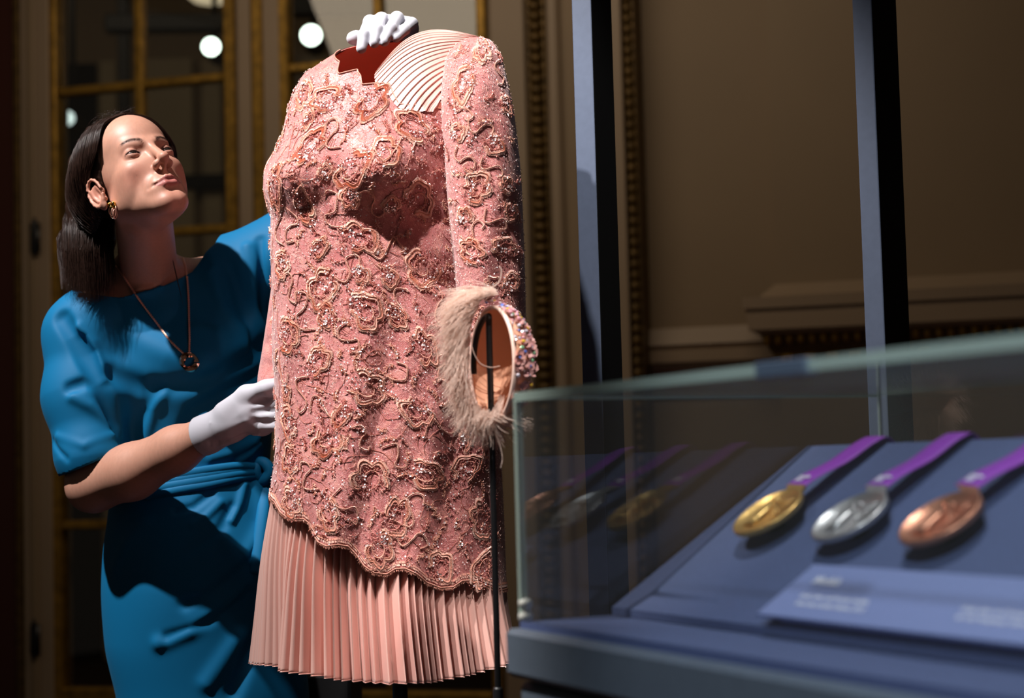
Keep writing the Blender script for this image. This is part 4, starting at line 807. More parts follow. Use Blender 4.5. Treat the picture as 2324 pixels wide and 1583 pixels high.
# ================================================================== signed distance toolkit (bodies, gloves, cloth)
def smin(a, b, k):
    if k <= 0: return np.minimum(a, b)
    h = np.clip(.5+.5*(b-a)/k, 0, 1); return b*(1-h)+a*h-k*h*(1-h)
class Field:
    def __init__(s): s.ops = []; s.M = None
    def frame(s, o, R, S): s.M = (np.asarray(o, float), np.asarray(R, float), S)      # local -> world : o + S*R@q
    def world(s): s.M = None
    def tow(s, p): return np.asarray(p, float) if s.M is None else s.M[0]+s.M[2]*(np.asarray(p, float)@s.M[1].T)
    def _loc(s):
        M = s.M
        if M is None: return lambda P: P, 1.
        o, R, S = M; return (lambda P: (P-o)@R/S), S
    def op(s, fn, c, r): s.ops.append((fn, s.tow(c), r*(1 if s.M is None else s.M[2])))
    def _cmb(s, prim, c, r, k, sub):
        L, S = s._loc()
        if sub: s.op(lambda d, P: -smin(-d, prim(L(P))*S, k), c, r)
        else: s.op(lambda d, P: smin(d, prim(L(P))*S, k), c, r)
    def ell(s, c, rad, k=.01, sub=False, R=None):
        c = np.asarray(c, float); rad = np.asarray(rad, float); R = None if R is None else np.asarray(R, float)
        def prim(q):
            v = q-c
            if R is not None: v = v@R.T
            k0 = np.linalg.norm(v/rad, axis=-1); k1 = np.linalg.norm(v/rad**2, axis=-1)+1e-9; return k0*(k0-1)/k1
        s._cmb(prim, c, rad.max()+.05, k, sub)
    def cap(s, a, b, r0, r1=None, k=.01, sub=False):
        a = np.asarray(a, float); b = np.asarray(b, float); r1 = r0 if r1 is None else r1; ab = b-a; L2 = ab@ab+1e-12
        def prim(q):
            t = np.clip(((q-a)@ab)/L2, 0, 1); return np.linalg.norm(q-a-t[..., None]*ab, axis=-1)-(r0+(r1-r0)*t)
        s._cmb(prim, (a+b)/2, math.sqrt(L2)/2+max(r0, r1)+.05, k, sub)
    def chain(s, P, r, k=.01):
        for i in range(len(P)-1): s.cap(P[i], P[i+1], r[i], r[i+1], k)
    def gau(s, c, sig, amp):
        """push the surface out (amp>0) or in (amp<0) around c"""
        c = np.asarray(c, float); sig = np.broadcast_to(np.asarray(sig, float), (3,)); L, S = s._loc()
        s.op(lambda d, P: d-amp*S*np.exp(-(((L(P)-c)/sig)**2).sum(-1)), c, sig.max()*2.6)
    def ridge(s, pts, sig, amp):
        pts = [np.asarray(p, float) for p in pts]; L, S = s._loc(); c = np.mean(pts, 0); R = max(np.linalg.norm(p-c) for p in pts)+sig*2.8
        def fn(d, P):
            q = L(P); m = np.full(q.shape[:-1], 1e9)
            for a, b in zip(pts[:-1], pts[1:]):
                ab = b-a; t = np.clip(((q-a)@ab)/(ab@ab), 0, 1); e = q-a-t[..., None]*ab; m = np.minimum(m, (e*e).sum(-1))
            return d-amp*S*np.exp(-m/sig**2)
        s.op(fn, c, R)
    def eval(s, P, bc=None, br=0.):
        """P (...,3); bc optional block centres (first axis) for culling"""
        P = np.asarray(P, float); d = np.full(P.shape[:-1], .12)
        ctr = P if bc is None else bc
        for fn, c, r in s.ops:
            m = ((ctr-c)**2).sum(-1) < (r+br)**2
            if m.any(): d[m] = fn(d[m], P[m])
        return d
    def hit(s, px, py, Y0=2.7, Y1=3.9):
        d = rays(px, py); d = d/np.linalg.norm(d); t = (Y0-CAM[1])/d[1]
        for _ in range(160):
            v = float(s.eval((CAM+d*t)[None])[0])
            if v < 2e-4: break
            t += max(v*.7, 2e-4)
            if CAM[1]+d[1]*t > Y1: return None
        return CAM+d*t
    def grad(s, P, e=6e-4):
        g = np.stack([s.eval(P+np.eye(3)[i]*e)-s.eval(P-np.eye(3)[i]*e) for i in range(3)], -1)/(2*e); return g
def tess(field, lo, hi, h, snap=1, clipf=None):
    """sparse surface nets"""
    n = 8; B = n*h; lo = np.asarray(lo, float); hi = np.asarray(hi, float); nb = np.ceil((hi-lo)/B).astype(int)
    ijk = np.stack(np.meshgrid(*[np.arange(k) for k in nb], indexing='ij'), -1).reshape(-1, 3); cen = lo+(ijk+.5)*B
    d = field.eval(cen, cen, B); keep = np.abs(d) < B*1.6; ijk = ijk[keep]; cen = cen[keep]
    g = np.stack(np.meshgrid(*[np.arange(n+1)]*3, indexing='ij'), -1)
    N_ = nb*n+2; key = lambda c: (c[..., 0]*N_[1]+c[..., 1])*N_[2]+c[..., 2]
    Kc, Vc, edges = [], [], [[], [], []]
    cs = np.array([[i, j, k] for i in (0, 1) for j in (0, 1) for k in (0, 1)])
    for s0 in range(0, len(ijk), 400):
        I = ijk[s0:s0+400]; G = (I[:, None, None, None]*n+g); P = lo+G*h; D = field.eval(P, cen[s0:s0+400], B)
        C = np.stack([D[:, a:a+n, b:b+n, c:c+n] for a, b, c in cs], -1); sg = C < 0; act = sg.any(-1) & ~sg.all(-1)
        if not act.any(): continue
        cell = G[:, :n, :n, :n][act]; c8 = C[act]; acc = np.zeros((len(cell), 3)); w = np.zeros(len(cell))
        for a in range(8):
            for bb in range(a+1, 8):
                if np.abs(cs[a]-cs[bb]).sum() != 1: continue
                x = (c8[:, a] < 0) != (c8[:, bb] < 0); t = c8[:, a]/(c8[:, a]-c8[:, bb]+1e-15)
                acc += np.where(x[:, None], cs[a]+(cs[bb]-cs[a])*t[:, None], 0); w += x
        Kc.append(key(cell)); Vc.append(lo+(cell+acc/w[:, None])*h)
        for ax in range(3):
            o = np.zeros(3, int); o[ax] = 1; q = int(o@[4, 2, 1]); x = (c8[:, 0] < 0) != (c8[:, q] < 0); edges[ax].append(np.column_stack([cell[x], c8[x, 0] < 0]))
    K = np.concatenate(Kc); V = np.concatenate(Vc); order = np.argsort(K); K = K[order]; V = V[order]; quads = []
    for ax in range(3):
        E_ = np.concatenate(edges[ax]); c, inside = E_[:, :3], E_[:, 3].astype(bool); u = np.zeros(3, int); u[(ax+1) % 3] = 1; v = np.zeros(3, int); v[(ax+2) % 3] = 1
        q = np.stack([key(c), key(c-u), key(c-u-v), key(c-v)], 1); idx = np.searchsorted(K, q); idx = np.clip(idx, 0, len(K)-1); ok = (K[idx] == q).all(1); idx = idx[ok]; ins = inside[ok]
        idx[~ins] = idx[~ins][:, ::-1]; quads.append(idx)
    Q = np.concatenate(quads)
    for _ in range(snap):
        gr = field.grad(V); dv = field.eval(V); g2 = (gr**2).sum(-1)+1e-6; st = -(dv/g2)[:, None]*gr; ln = np.linalg.norm(st, axis=1)[:, None]; V = V+st*np.minimum(1, .8*h/(ln+1e-12))
    return V, Q

# ================================================================== the woman
SK = mat('skin', (200, 140, 115), .47, sss=.10, spec=.38, bump=('noise', 900, .06, .0003))
def skin_attr(m):
    nt = m.node_tree; b = nt.nodes['Principled BSDF']; a = nt.nodes.new('ShaderNodeAttribute'); a.attribute_name = 'tone'
    nz = nt.nodes.new('ShaderNodeTexNoise'); nz.inputs['Scale'].default_value = 120; nz.inputs['Detail'].default_value = 5; mr = nt.nodes.new('ShaderNodeMapRange'); mr.inputs[3].default_value = .86; mr.inputs[4].default_value = 1.12
    vm = nt.nodes.new('ShaderNodeVectorMath'); vm.operation = 'SCALE'; nt.links.new(nz.outputs[0], mr.inputs[0]); nt.links.new(mr.outputs[0], vm.inputs['Scale']); nt.links.new(a.outputs['Color'], vm.inputs[0]); nt.links.new(vm.outputs[0], b.inputs['Base Color'])
skin_attr(SK)
person = thing('person', 'woman with long dark hair in a teal dress and white gloves', 'person', tuple(PY(430, 1583, 3.34)*[1, 1, 0]))
HR = np.array([[-0.7802685, 0.44567829, -0.43880739], [-0.60742616, -0.70717606, 0.36185006], [-0.14904537, 0.5488833, 0.82250386]])
cR = np.array([RX, FX, UX]).T; HR = cR@HR        # fit was in camera axes (right, away, up)
HS = 1.045; HO = PY(311, 407, 3.12)
def headpt(q): return HO+HS*(np.asarray(q, float)@HR.T)
W = PY
sk_ = Field()
# ---- torso, neck, arms (world)
Nk0, Nk1 = headpt((0, -.030, -.055)), W(342, 650, 3.295)
sk_.chain([W(400, 1250, 3.36), W(425, 1060, 3.34), W(390, 850, 3.32), W(360, 740, 3.30)], [.095, .070, .080, .080], .05)
sk_.cap(W(360, 735, 3.30), W(200, 755, 3.26), .070, .052, .05); sk_.cap(W(360, 735, 3.32), W(520, 660, 3.38), .070, .055, .05)
sk_.cap(Nk0, Nk1, .0505, .054, .03); sk_.cap(Nk1, W(225, 715, 3.26), .045, .045, .05); sk_.cap(W(325, 600, 3.28), W(220, 690, 3.28), .042, .030, .03); sk_.cap(Nk1, W(470, 640, 3.36), .042, .045, .05)
sk_.cap(W(370, 1300, 3.36), W(400, 1800, 3.36), .075, .05, .04); sk_.cap(W(520, 1300, 3.36), W(500, 1800, 3.36), .075, .05, .04)
# collar bones and throat muscles
sk_.ridge([W(345, 655, 3.205), W(290, 662, 3.20), W(215, 668, 3.21)], .010, .006); sk_.ridge([headpt((.052, -.02, -.06)), W(345, 600, 3.20), W(362, 640, 3.21)], .009, .006); sk_.gau(W(372, 640, 3.23), .016, -.008)
# right arm
ES_, EE_, EW_ = W(185, 750, 3.26), W(212, 1100, 3.20), W(470, 985, 3.07)
sk_.cap(ES_, EE_, .050, .045, .03); sk_.chain([EE_, W(300, 1070, 3.155), W(400, 1020, 3.11), EW_], [.0475, .0480, .0395, .0300], .02)
# left arm, raised behind the dress
LS_, LE_, LW_ = W(535, 640, 3.38), W(760, 420, 3.36), W(905, 110, 3.12)
sk_.cap(LS_, LE_, .048, .040, .02); sk_.chain([LE_, LE_+(LW_-LE_)*.4, LW_], [.040, .037, .026], .012)
# ---- hands (shared between skin and the slightly thicker gloves)
def hands(Fd, g, only=None):
    if only in (None, 'R'):
        wr, pm = W(470, 985, 3.07), W(560, 935, 3.045)
        Fd.chain([wr, W(520, 960, 3.055), pm], [.026+g, .030+g, .032+g], .018)
        Fd.cap(W(590, 908, 3.035), W(596, 962, 3.045), .0205+g, .0195+g, .02)
        for (a, b_, c, d, r) in (((590, 906, 3.03), (628, 886, 3.018), (648, 890, 3.03), (660, 894, 3.045), .0095), ((598, 924, 3.024), (636, 914, 3.015), (652, 918, 3.03), (662, 926, 3.045), .0098), ((600, 945, 3.024), (636, 940, 3.016), (652, 945, 3.03), (660, 952, 3.045), .0094), ((598, 965, 3.03), (632, 965, 3.02), (646, 970, 3.03), (650, 976, 3.045), .0085)):
            Fd.chain([W(*a), W(*b_), W(*c), W(*d)], [r+.003+g, r+g, r*.92+g, r*.8+g], .006)
        Fd.chain([W(512, 935, 3.04), W(560, 896, 3.03), W(604, 880, 3.008), W(642, 866, 3.004)], [.018+g, .015+g, .0115+g, .009+g], .010)
    if only in (None, 'L'):
        Fd.chain([W(905, 110, 3.12), W(893, 72, 3.075)], [.026+g, .027+g], .015)
        Fd.cap(W(862, 64, 3.055), W(925, 66, 3.065), .0195+g, .0185+g, .016); Fd.cap(W(868, 58, 3.05), W(925, 60, 3.055), .0150+g, .0145+g, .010)
        for (pts, r) in ((((866, 56, 3.055), (840, 50, 3.02), (826, 80, 2.962), (820, 110, 2.952)), .0090), (((880, 52, 3.055), (866, 44, 3.02), (856, 68, 2.965), (849, 97, 2.953)), .0092), (((902, 52, 3.058), (901, 42, 3.02), (887, 66, 2.968), (872, 94, 2.956)), .0090), (((925, 60, 3.06), (934, 54, 3.025), (918, 68, 2.985), (899, 86, 2.965)), .0080)):
            Fd.chain([W(*p) for p in pts], [r+.003+g, r+.0016+g, r+g, r*.84+g], .0048)
        Fd.chain([W(868, 82, 3.07), W(830, 86, 3.04), W(808, 86, 3.015), W(800, 87, 3.01)], [.014+g, .0115+g, .0100+g, .0092+g], .008)
hands(sk_, -.0022)
# ---- head in its own frame
f = sk_; f.frame(HO, HR, HS); HM0 = len(f.ops)
f.ell((0, -.018, .036), (.075, .094, .080), .02); f.ell((0, .028, .040), (.0530, .056, .060), .02); f.ell((0, .022, -.022), (.0565, .064, .080), .02)
f.ell((0, .034, -.070), (.040, .045, .040), .02); f.cap((-.006, .073, -.103), (.006, .073, -.103), .0165, None, .016)
for s in (-1, 1):
    f.cap((s*.0485, -.002, -.050), (s*.017, .060, -.097), .0155, .0135, .025); f.ell((s*.0335, .0505, -.024), (.0220, .0215, .0190), .018)
    f.ell((s*.046, .030, -.042), (.0135, .028, .028), .012); f.cap((s*.010, .079, .013), (s*.033, .066, .019), .0080, .0085, .014); f.gau((s*.060, .04, .02), (.014, .03, .02), -.003)
    f.gau((s*.0300, .085, .000), (.0155, .016, .0105), -.0095); f.gau((s*.012, .088, .002), (.006, .01, .010), -.004)
# nose
f.cap((0, .082, .006), (0, .103, -.032), .0068, .0082, .010); f.ell((0, .1055, -.036), (.0088, .0095, .0078), .007)
for s in (-1, 1):
    f.ell((s*.0118, .0935, -.0405), (.0066, .0095, .0072), .006); f.ridge([(s*.0175, .092, -.034), (s*.0185, .086, -.042), (s*.0155, .084, -.049)], .0028, -.0022)
f.cap((0, .102, -.044), (0, .090, -.052), .0036, .004, .005)
for s in (-1, 1): f.gau((s*.0064, .0985, -.0500), (.0026, .0048, .0034), -.0042)
# mouth region
f.ell((0, .072, -.072), (.030, .0200, .024), .012)
f.gau((0, .0945, -.0585), (.0035, .006, .007), -.0022)
f.chain([(-.0225, .0800, -.0725), (-.010, .0900, -.0680), (-.0035, .0925, -.0662), (0, .0918, -.0672), (.0035, .0925, -.0662), (.010, .0900, -.0680), (.0225, .0800, -.0725)], [.0016, .0034, .0040, .0038, .0040, .0034, .0016], .003)
f.chain([(-.020, .0800, -.0750), (-.008, .0895, -.0778), (.008, .0895, -.0778), (.020, .0800, -.0750)], [.0020, .0052, .0052, .0020], .004)
f.ridge([(-.0245, .081, -.0730), (-.010, .096, -.0722), (0, .098, -.0730), (.010, .096, -.0722), (.0245, .081, -.0730)], .0017, -.0030)
f.gau((0, .092, -.0885), (.014, .008, .0048), -.0028)
for s in (-1, 1):
    f.gau((s*.0265, .080, -.0735), (.004, .006, .004), -.0020); f.ridge([(s*.020, .088, -.044), (s*.0285, .080, -.060), (s*.0305, .073, -.072)], .0045, -.0015)
# lids : a shell over each eyeball, cut open by an almond
EYE = [np.array([s*.0310, .0665, .0000]) for s in (1, -1)]; ER = .0122
L_, S_0 = f._loc()
for e in EYE:
    s = math.copysign(1, e[0]); f.ell(e, (ER+.0016,)*3, .0035)
    def cut(d, P, e=e, s=s):
        q = L_(P)-e; x = q[..., 0]*s; xx = x/.0128; t = np.clip(1-xx*xx, 0, 1); up = .0028*t**.8+.0006*xx; lo_ = -.0026*t**.8+.0006*xx
        a = np.maximum(np.maximum(q[..., 2]-up, lo_-q[..., 2])*.9, np.maximum(np.abs(x)-.0126, -(q[..., 1]-.002)))
        a = np.maximum(a, np.linalg.norm(q, axis=-1)-(ER+.02)); return -smin(-d, a*S_0, .0006)
    f.op(cut, e, .04)
    f.ridge([e+np.array([s*-.012, .0075, .0035]), e+np.array([0, .0125, .0090]), e+np.array([s*.012, .0085, .0055])], .0013, -.0016)
    f.ridge([e+np.array([s*-.010, .0085, -.0065]), e+np.array([0, .0105, -.0098]), e+np.array([s*.011, .0075, -.0078])], .0018, -.0008)
# ears
for s in (1, -1):
    R_e = np.array([[1, -.28*s*s, 0], [.28, 1, 0], [0, 0, 1.]]); c = np.array([s*.0725, -.004, -.018]) if s > 0 else np.array([-.0640, -.016, -.012])
    tilt = lambda y, z: c+np.array([s*(.006-.18*y), y*.96+z*-.18, z*.98+y*.18])
    [f.cap(tilt(y_, .015-abs(y_+.002)*.5)+np.array([s*-.0035, 0, 0]), tilt(y_, -.018)+np.array([s*-.0035, 0, 0]), .0058, .0050, .004) for y_ in (-.011, -.004, .004)]
    th = np.linspace(-1.9, 3.9, 15); rim_ = [tilt(-.0175*math.sin(a+.2), .0290*math.cos(a+.2)*(1 if math.cos(a+.2) > 0 else .95)) for a in th]
    rim_ = [p+np.array([s*.0035, 0, 0]) for p in rim_]; f.chain(rim_, [.0024]*5+[.0030]*10, .0022)
    f.gau(c+np.array([s*.008, .003, -.004]), (.008, .0070, .0100), -.0042); f.ridge([tilt(-.0085, .014)+np.array([s*.003, 0, 0]), tilt(-.0105, 0)+np.array([s*.003, 0, 0]), tilt(-.006, -.014)+np.array([s*.003, 0, 0])], .0030, .0030)
    f.ridge([tilt(-.0135, .018)+np.array([s*.005, 0, 0]), tilt(-.0150, 0)+np.array([s*.005, 0, 0]), tilt(-.011, -.014)+np.array([s*.005, 0, 0])], .0018, -.0022)
    f.ell(tilt(.000, -.029)+np.array([s*.001, 0, 0]), (.0045, .0085, .0090), .005); f.ell(tilt(.0125, -.006)+np.array([s*-.001, 0, 0]), (.004, .004, .006), .004)
f.world()
Pall = lambda F_, pad: None
def bounds(pts, pad): pts = np.array(pts); return pts.min(0)-pad, pts.max(0)+pad
hlo, hhi = bounds([headpt(q) for q in [(x, y, z) for x in (-.085, .085) for y in (-.12, .12) for z in (-.13, .125)]], .0)
# fine head, coarser body : one grid each would leave a seam, so one sparse grid at 2 mm for all of it
blo = np.array([-1.05, 2.85, .28]); bhi = np.array([.02, 3.56, 2.10])
BV, BQ = tess(sk_, blo, bhi, .0020, 2)
ql = (BV-HO)@HR/HS; X_, Y_, Z_ = ql.T; near = np.linalg.norm(ql, axis=1) < .16
col = np.tile(np.array([.50, .255, .180]), (len(BV), 1)); g3 = lambda c, sg: np.exp(-(((ql-np.array(c))/np.array(sg))**2).sum(1))*near
def mixc(c, w): 
    global col
    w = np.clip(w, 0, 1)[:, None]; col = col*(1-w)+np.array(c)*w
for s in (1, -1):
    mixc((.52, .17, .12), .40*g3((s*.042, .065, -.040), (.022, .05, .020))); mixc((.36, .15, .115), .50*g3((s*.031, .08, .004), (.018, .03, .009))); mixc((.50, .17, .12), .55*g3((s*.078, -.012, -.02), (.015, .03, .035)))
mixc((.54, .20, .14), .35*g3((0, .108, -.037), (.014, .02, .012))); mixc((.52, .19, .14), .30*g3((0, .09, -.105), (.03, .03, .018)))
# lips
xl_ = np.clip(np.abs(X_)/.0240, 0, 1); up = -.0640-.0085*xl_**1.6+.0016*np.exp(-(X_/.003)**2)*-1; lo2 = -.0735-.0110*np.sqrt(np.clip(1-xl_**2, 0, 1)); inside = (Z_ < up) & (Z_ > lo2) & (np.abs(X_) < .0235) & (Y_ > .070) & near
edge = np.clip(np.minimum(up-Z_, Z_-lo2)/.0015, 0, 1); mixc((.40, .115, .105), .85*edge*inside); mixc((.12, .03, .03), .7*np.exp(-((Z_+.0728)/.0010)**2)*(np.abs(X_) < .0235)*(Y_ > .078)*near)
# brows, lash line
for s in (1, -1):
    bx = (X_*s-.011)/.037; bz = .0165+.0105*np.sin(np.clip(bx, 0, 1)*2.2)-.004*np.clip(bx, 0, 1)**2; wd = .0044*(1-.6*np.clip(bx, 0, 1)); mixc((.11, .052, .038), .78*np.exp(-((Z_-bz)/wd)**2)*np.clip(bx*8, 0, 1)*np.clip((1-bx)*4, 0, 1)*(Y_ > .045)*near)
    q = ql-EYE[0 if s > 0 else 1]; xx = q[:, 0]*s/.0128; t = np.clip(1-xx*xx, 0, 1); uz = .0028*t**.8+.0006*xx; lz = -.0026*t**.8+.0006*xx; on = (np.abs(xx) < 1.08)*(q[:, 1] > .001)*near
    mixc((.03, .015, .012), .85*np.exp(-((q[:, 2]-uz)/.0010)**2)*on); mixc((.20, .08, .07), .6*np.exp(-((q[:, 2]-lz)/.0008)**2)*on)
mixc((.05, .015, .012), .8*(g3((.0064, .0985, -.0490), (.0028, .006, .004))+g3((-.0064, .0985, -.0490), (.0028, .006, .004))))  # nostril hollows: shade painted into the skin tone
mixc((.10, .04, .03), .9*g3((.0395, .0625, -.041), (.0011, .01, .0011)))
body = mk('body', BV, BQ, SK, person, True, {'tone': col})
# eyes
eym = mat('eye', (230, 225, 220), .12, spec=.7, coat=.6); skin_attr(eym)
gaze = np.array([-.22, 1, .10]); gaze /= np.linalg.norm(gaze)
for e in EYE:
    u, v = np.meshgrid(np.linspace(.01, math.pi-.01, 60), np.linspace(0, 2*math.pi, 60, endpoint=False), indexing='ij'); t1 = np.cross(gaze, [0, 0, 1.]); t1 /= np.linalg.norm(t1); t2 = np.cross(t1, gaze)
    rr = ER*.985*(1+.035*np.exp(-(u/.32)**2)); q = e+(np.cos(u)*rr)[..., None]*gaze+(np.sin(u)*np.cos(v)*rr)[..., None]*t1+(np.sin(u)*np.sin(v)*rr)[..., None]*t2
    c = np.where(u[..., None] < .17, (.004, .003, .003), np.where(u[..., None] < .52, (.035, .024, .018), np.where(u[..., None] < .58, (.02, .015, .012), (.17, .135, .125))))
    mk('eye', headpt(q.reshape(-1, 3)), gridfaces(60, 60, True), eym, person, True, {'tone': c.reshape(-1, 3)})
hairm = mat('dark_brown_hair', linear=(.022, .0095, .006), rough=.36, spec=.5)
# lashes and brow hairs as fine rods
def hair_rods(name, A, B, r0, r1, parent, m=None):
    N = np.tile(np.array([[.1, -1, .1]]), (len(A), 1)); V, F_ = segs_mesh(A, B, N, r0, r1); return mk(name, V, F_, m or hairm, parent, False)
for e in EYE:
    s = math.copysign(1, e[0]); xx = np.linspace(-.9, 1.0, 46); t = np.clip(1-xx*xx, 0, 1); z = .0028*t**.8+.0006*xx; yy_ = np.sqrt(np.clip((ER+.0016)**2-(xx*.0125)**2-z**2, 0, None)); A = e+np.stack([xx*.0125*s, yy_-.0005, z-.0002], 1)
    B = A+np.stack([xx*.0025*s, .0042+0*xx, .0008+.0012*rng.random(46)], 1); hair_rods('eyelashes', headpt(A), headpt(B), .00018, .00006, person)
for s in (1, -1):
    n_ = 210; bx = rng.uniform(0, 1, n_); x = (.011+.037*bx)*s; z = .0165+.0105*np.sin(bx*2.2)-.004*bx**2+rng.normal(0, .0021, n_)*(1-.6*bx)-.001
    A = headpt(np.stack([x, np.full(n_, .12), z], 1)); dirn = HR@np.array([0, -1., 0]); 
    for _ in range(46): A = A+dirn*np.clip(sk_.eval(A), -.002, .01)[:, None]*.7
    B = A+HS*(np.stack([s*(.0045+0*x), .0004-.0012*bx, .0022*(1-1.4*bx)], 1)@HR.T); keep = (np.linalg.norm((A-HO), axis=1) < .13) & (bx < .86); hair_rods('eyebrow', A[keep], B[keep], .00011, .00004, person)
# ---------------------------------------------------------------- gloves
glm = mat('white_cotton_glove', (172, 171, 180), .85, sheen=.3, bump=('noise', 1200, .25, .0004))
for side, lo_, hi_ in (('R', W(440, 1060, 2.95), W(690, 840, 3.12)), ('L', W(770, 160, 2.92), W(980, 10, 3.18))):
    G = Field(); hands(G, .0012, side); 
    if side == 'R':
        G.chain([W(452, 992, 3.078), W(472, 984, 3.07), W(500, 970, 3.06)], [.0355, .0335, .0310], .008); ax = W(470, 985, 3.07)-W(452, 992, 3.078); ax /= np.linalg.norm(ax); c0_ = W(458, 990, 3.075)
        G.op(lambda d, P: np.maximum(d, -((P-c0_)@ax)), c0_, .09)
        G.cap(c0_-ax*.03, c0_+ax*.012, .0305, .029, .001, True)
        for (a, c, s_, am) in (((500, 975), (560, 955), .006, .0018), ((480, 1005), (560, 985), .005, -.0025), ((575, 915), (600, 905), .006, -.003), ((578, 934), (606, 930), .006, -.003), ((580, 955), (606, 955), .006, -.003), ((500, 1010), (585, 985), .004, .0025), ((478, 960), (484, 1010), .003, .0012), ((490, 955), (497, 1008), .003, -.0012)):
            p, q = G.hit(*a), G.hit(*c)
            if p is not None and q is not None: G.ridge([p, (p+q)/2, q], s_, am)
    else:
        for (a, c) in (((848, 55), (838, 100)), ((880, 45), (862, 95)), ((915, 48), (885, 92))):
            p, q = G.hit(*a), G.hit(*c)
            if p is not None and q is not None: G.ridge([p, (p+q)/2, q], .0035, -.0018)
    lo2_, hi2_ = np.minimum(lo_, hi_)-.03, np.maximum(lo_, hi_)+.03
    if side == 'L': lo2_[2] -= .06
    V, Q_ = tess(G, lo2_, hi2_, .0014, 2); mk('glove', V, Q_, glm, person)
# stitched points on the back of the glove hand
# ---------------------------------------------------------------- teal dress
teal = mat('teal_crepe', linear=(.0004, .132, .30), rough=.65, sheen=.04, spec=.22, bump=('noise', 1500, .08, .0003))
teal.node_tree.nodes['Principled BSDF'].inputs['Sheen Tint'].default_value = (.2, .6, .9, 1)
TT = [(600, 330, 470, .05), (640, 262, 520, .075), (680, 170, 575, .10), (740, 150, 612, .118), (820, 168, 625, .128), (900, 205, 620, .124), (1000, 240, 615, .112), (1062, 255, 612, .104), (1160, 246, 632, .116), (1260, 234, 655, .130), (1340, 231, 668, .134), (1450, 238, 680, .134), (1583, 266, 700, .130), (1800, 300, 690, .12), (2050, 330, 670, .11)]
tz = np.array([[W(400, y, 3.33)[2], W(xl, y, 3.33)[0], W(xr, y, 3.33)[0], b] for y, xl, xr, b in TT])[::-1]
def loft(P):
    z = P[..., 2]; xl = smooth_interp(z, tz[:, [0, 1]]); xr = smooth_interp(z, tz[:, [0, 2]]); b = smooth_interp(z, tz[:, [0, 3]]); a = (xr-xl)/2; v = np.stack([(P[..., 0]-(xl+xr)/2)/a, (P[..., 1]-3.335)/b], -1)
    k0 = np.linalg.norm(v, axis=-1)+1e-9; k1 = np.sqrt((v[..., 0]/a)**2+(v[..., 1]/b)**2)+1e-9; d = k0*(k0-1)/k1; return np.maximum(d, np.maximum(z-tz[-1, 0], tz[0, 0]-z))
C = Field(); C.op(lambda d, P: smin(d, loft(P), .02), W(430, 1150, 3.33), 1.3)
C.chain([W(330, 700, 3.30), W(215, 735, 3.255), W(186, 760, 3.25), W(190, 900, 3.225), W(208, 1035, 3.20), W(214, 1080, 3.20)], [.07, .066, .066, .070, .060, .052], .03)
C.chain([W(430, 680, 3.33), W(530, 640, 3.36), W(640, 585, 3.36), W(740, 500, 3.36), W(775, 430, 3.36)], [.075, .083, .076, .068, .06], .04)
C.gau(W(330, 840, 3.22), (.07, .05, .06), .020); C.gau(W(470, 815, 3.22), (.07, .05, .06), .028); C.gau(W(420, 1330, 3.2), (.10, .05, .12), .016)
C.op(lambda d, P: np.minimum(d, sk_.eval(P)-.005), W(330, 730, 3.26), .19)
# neckline : everything above a tilted, sagging surface is cut away
nk_pts = np.array([(120, 640), (165, 664), (215, 671), (280, 679), (350, 662), (400, 640), (432, 622), (446, 600), (458, 578), (475, 560), (520, 430)]); nkw = W(nk_pts[:, 0], nk_pts[:, 1], 3.24)
def neckcut(d, P):
    # project every point to the front plane along the neckline's own depth direction
    xs = P[..., 0]; z = np.interp(xs, nkw[:, 0], nkw[:, 2]); back = np.clip((P[..., 1]-3.22)/.2, 0, 1); zc = z+back*.035
    return np.maximum(d, (P[..., 2]-zc)*.75)
C.op(neckcut, W(330, 620, 3.3), .20)
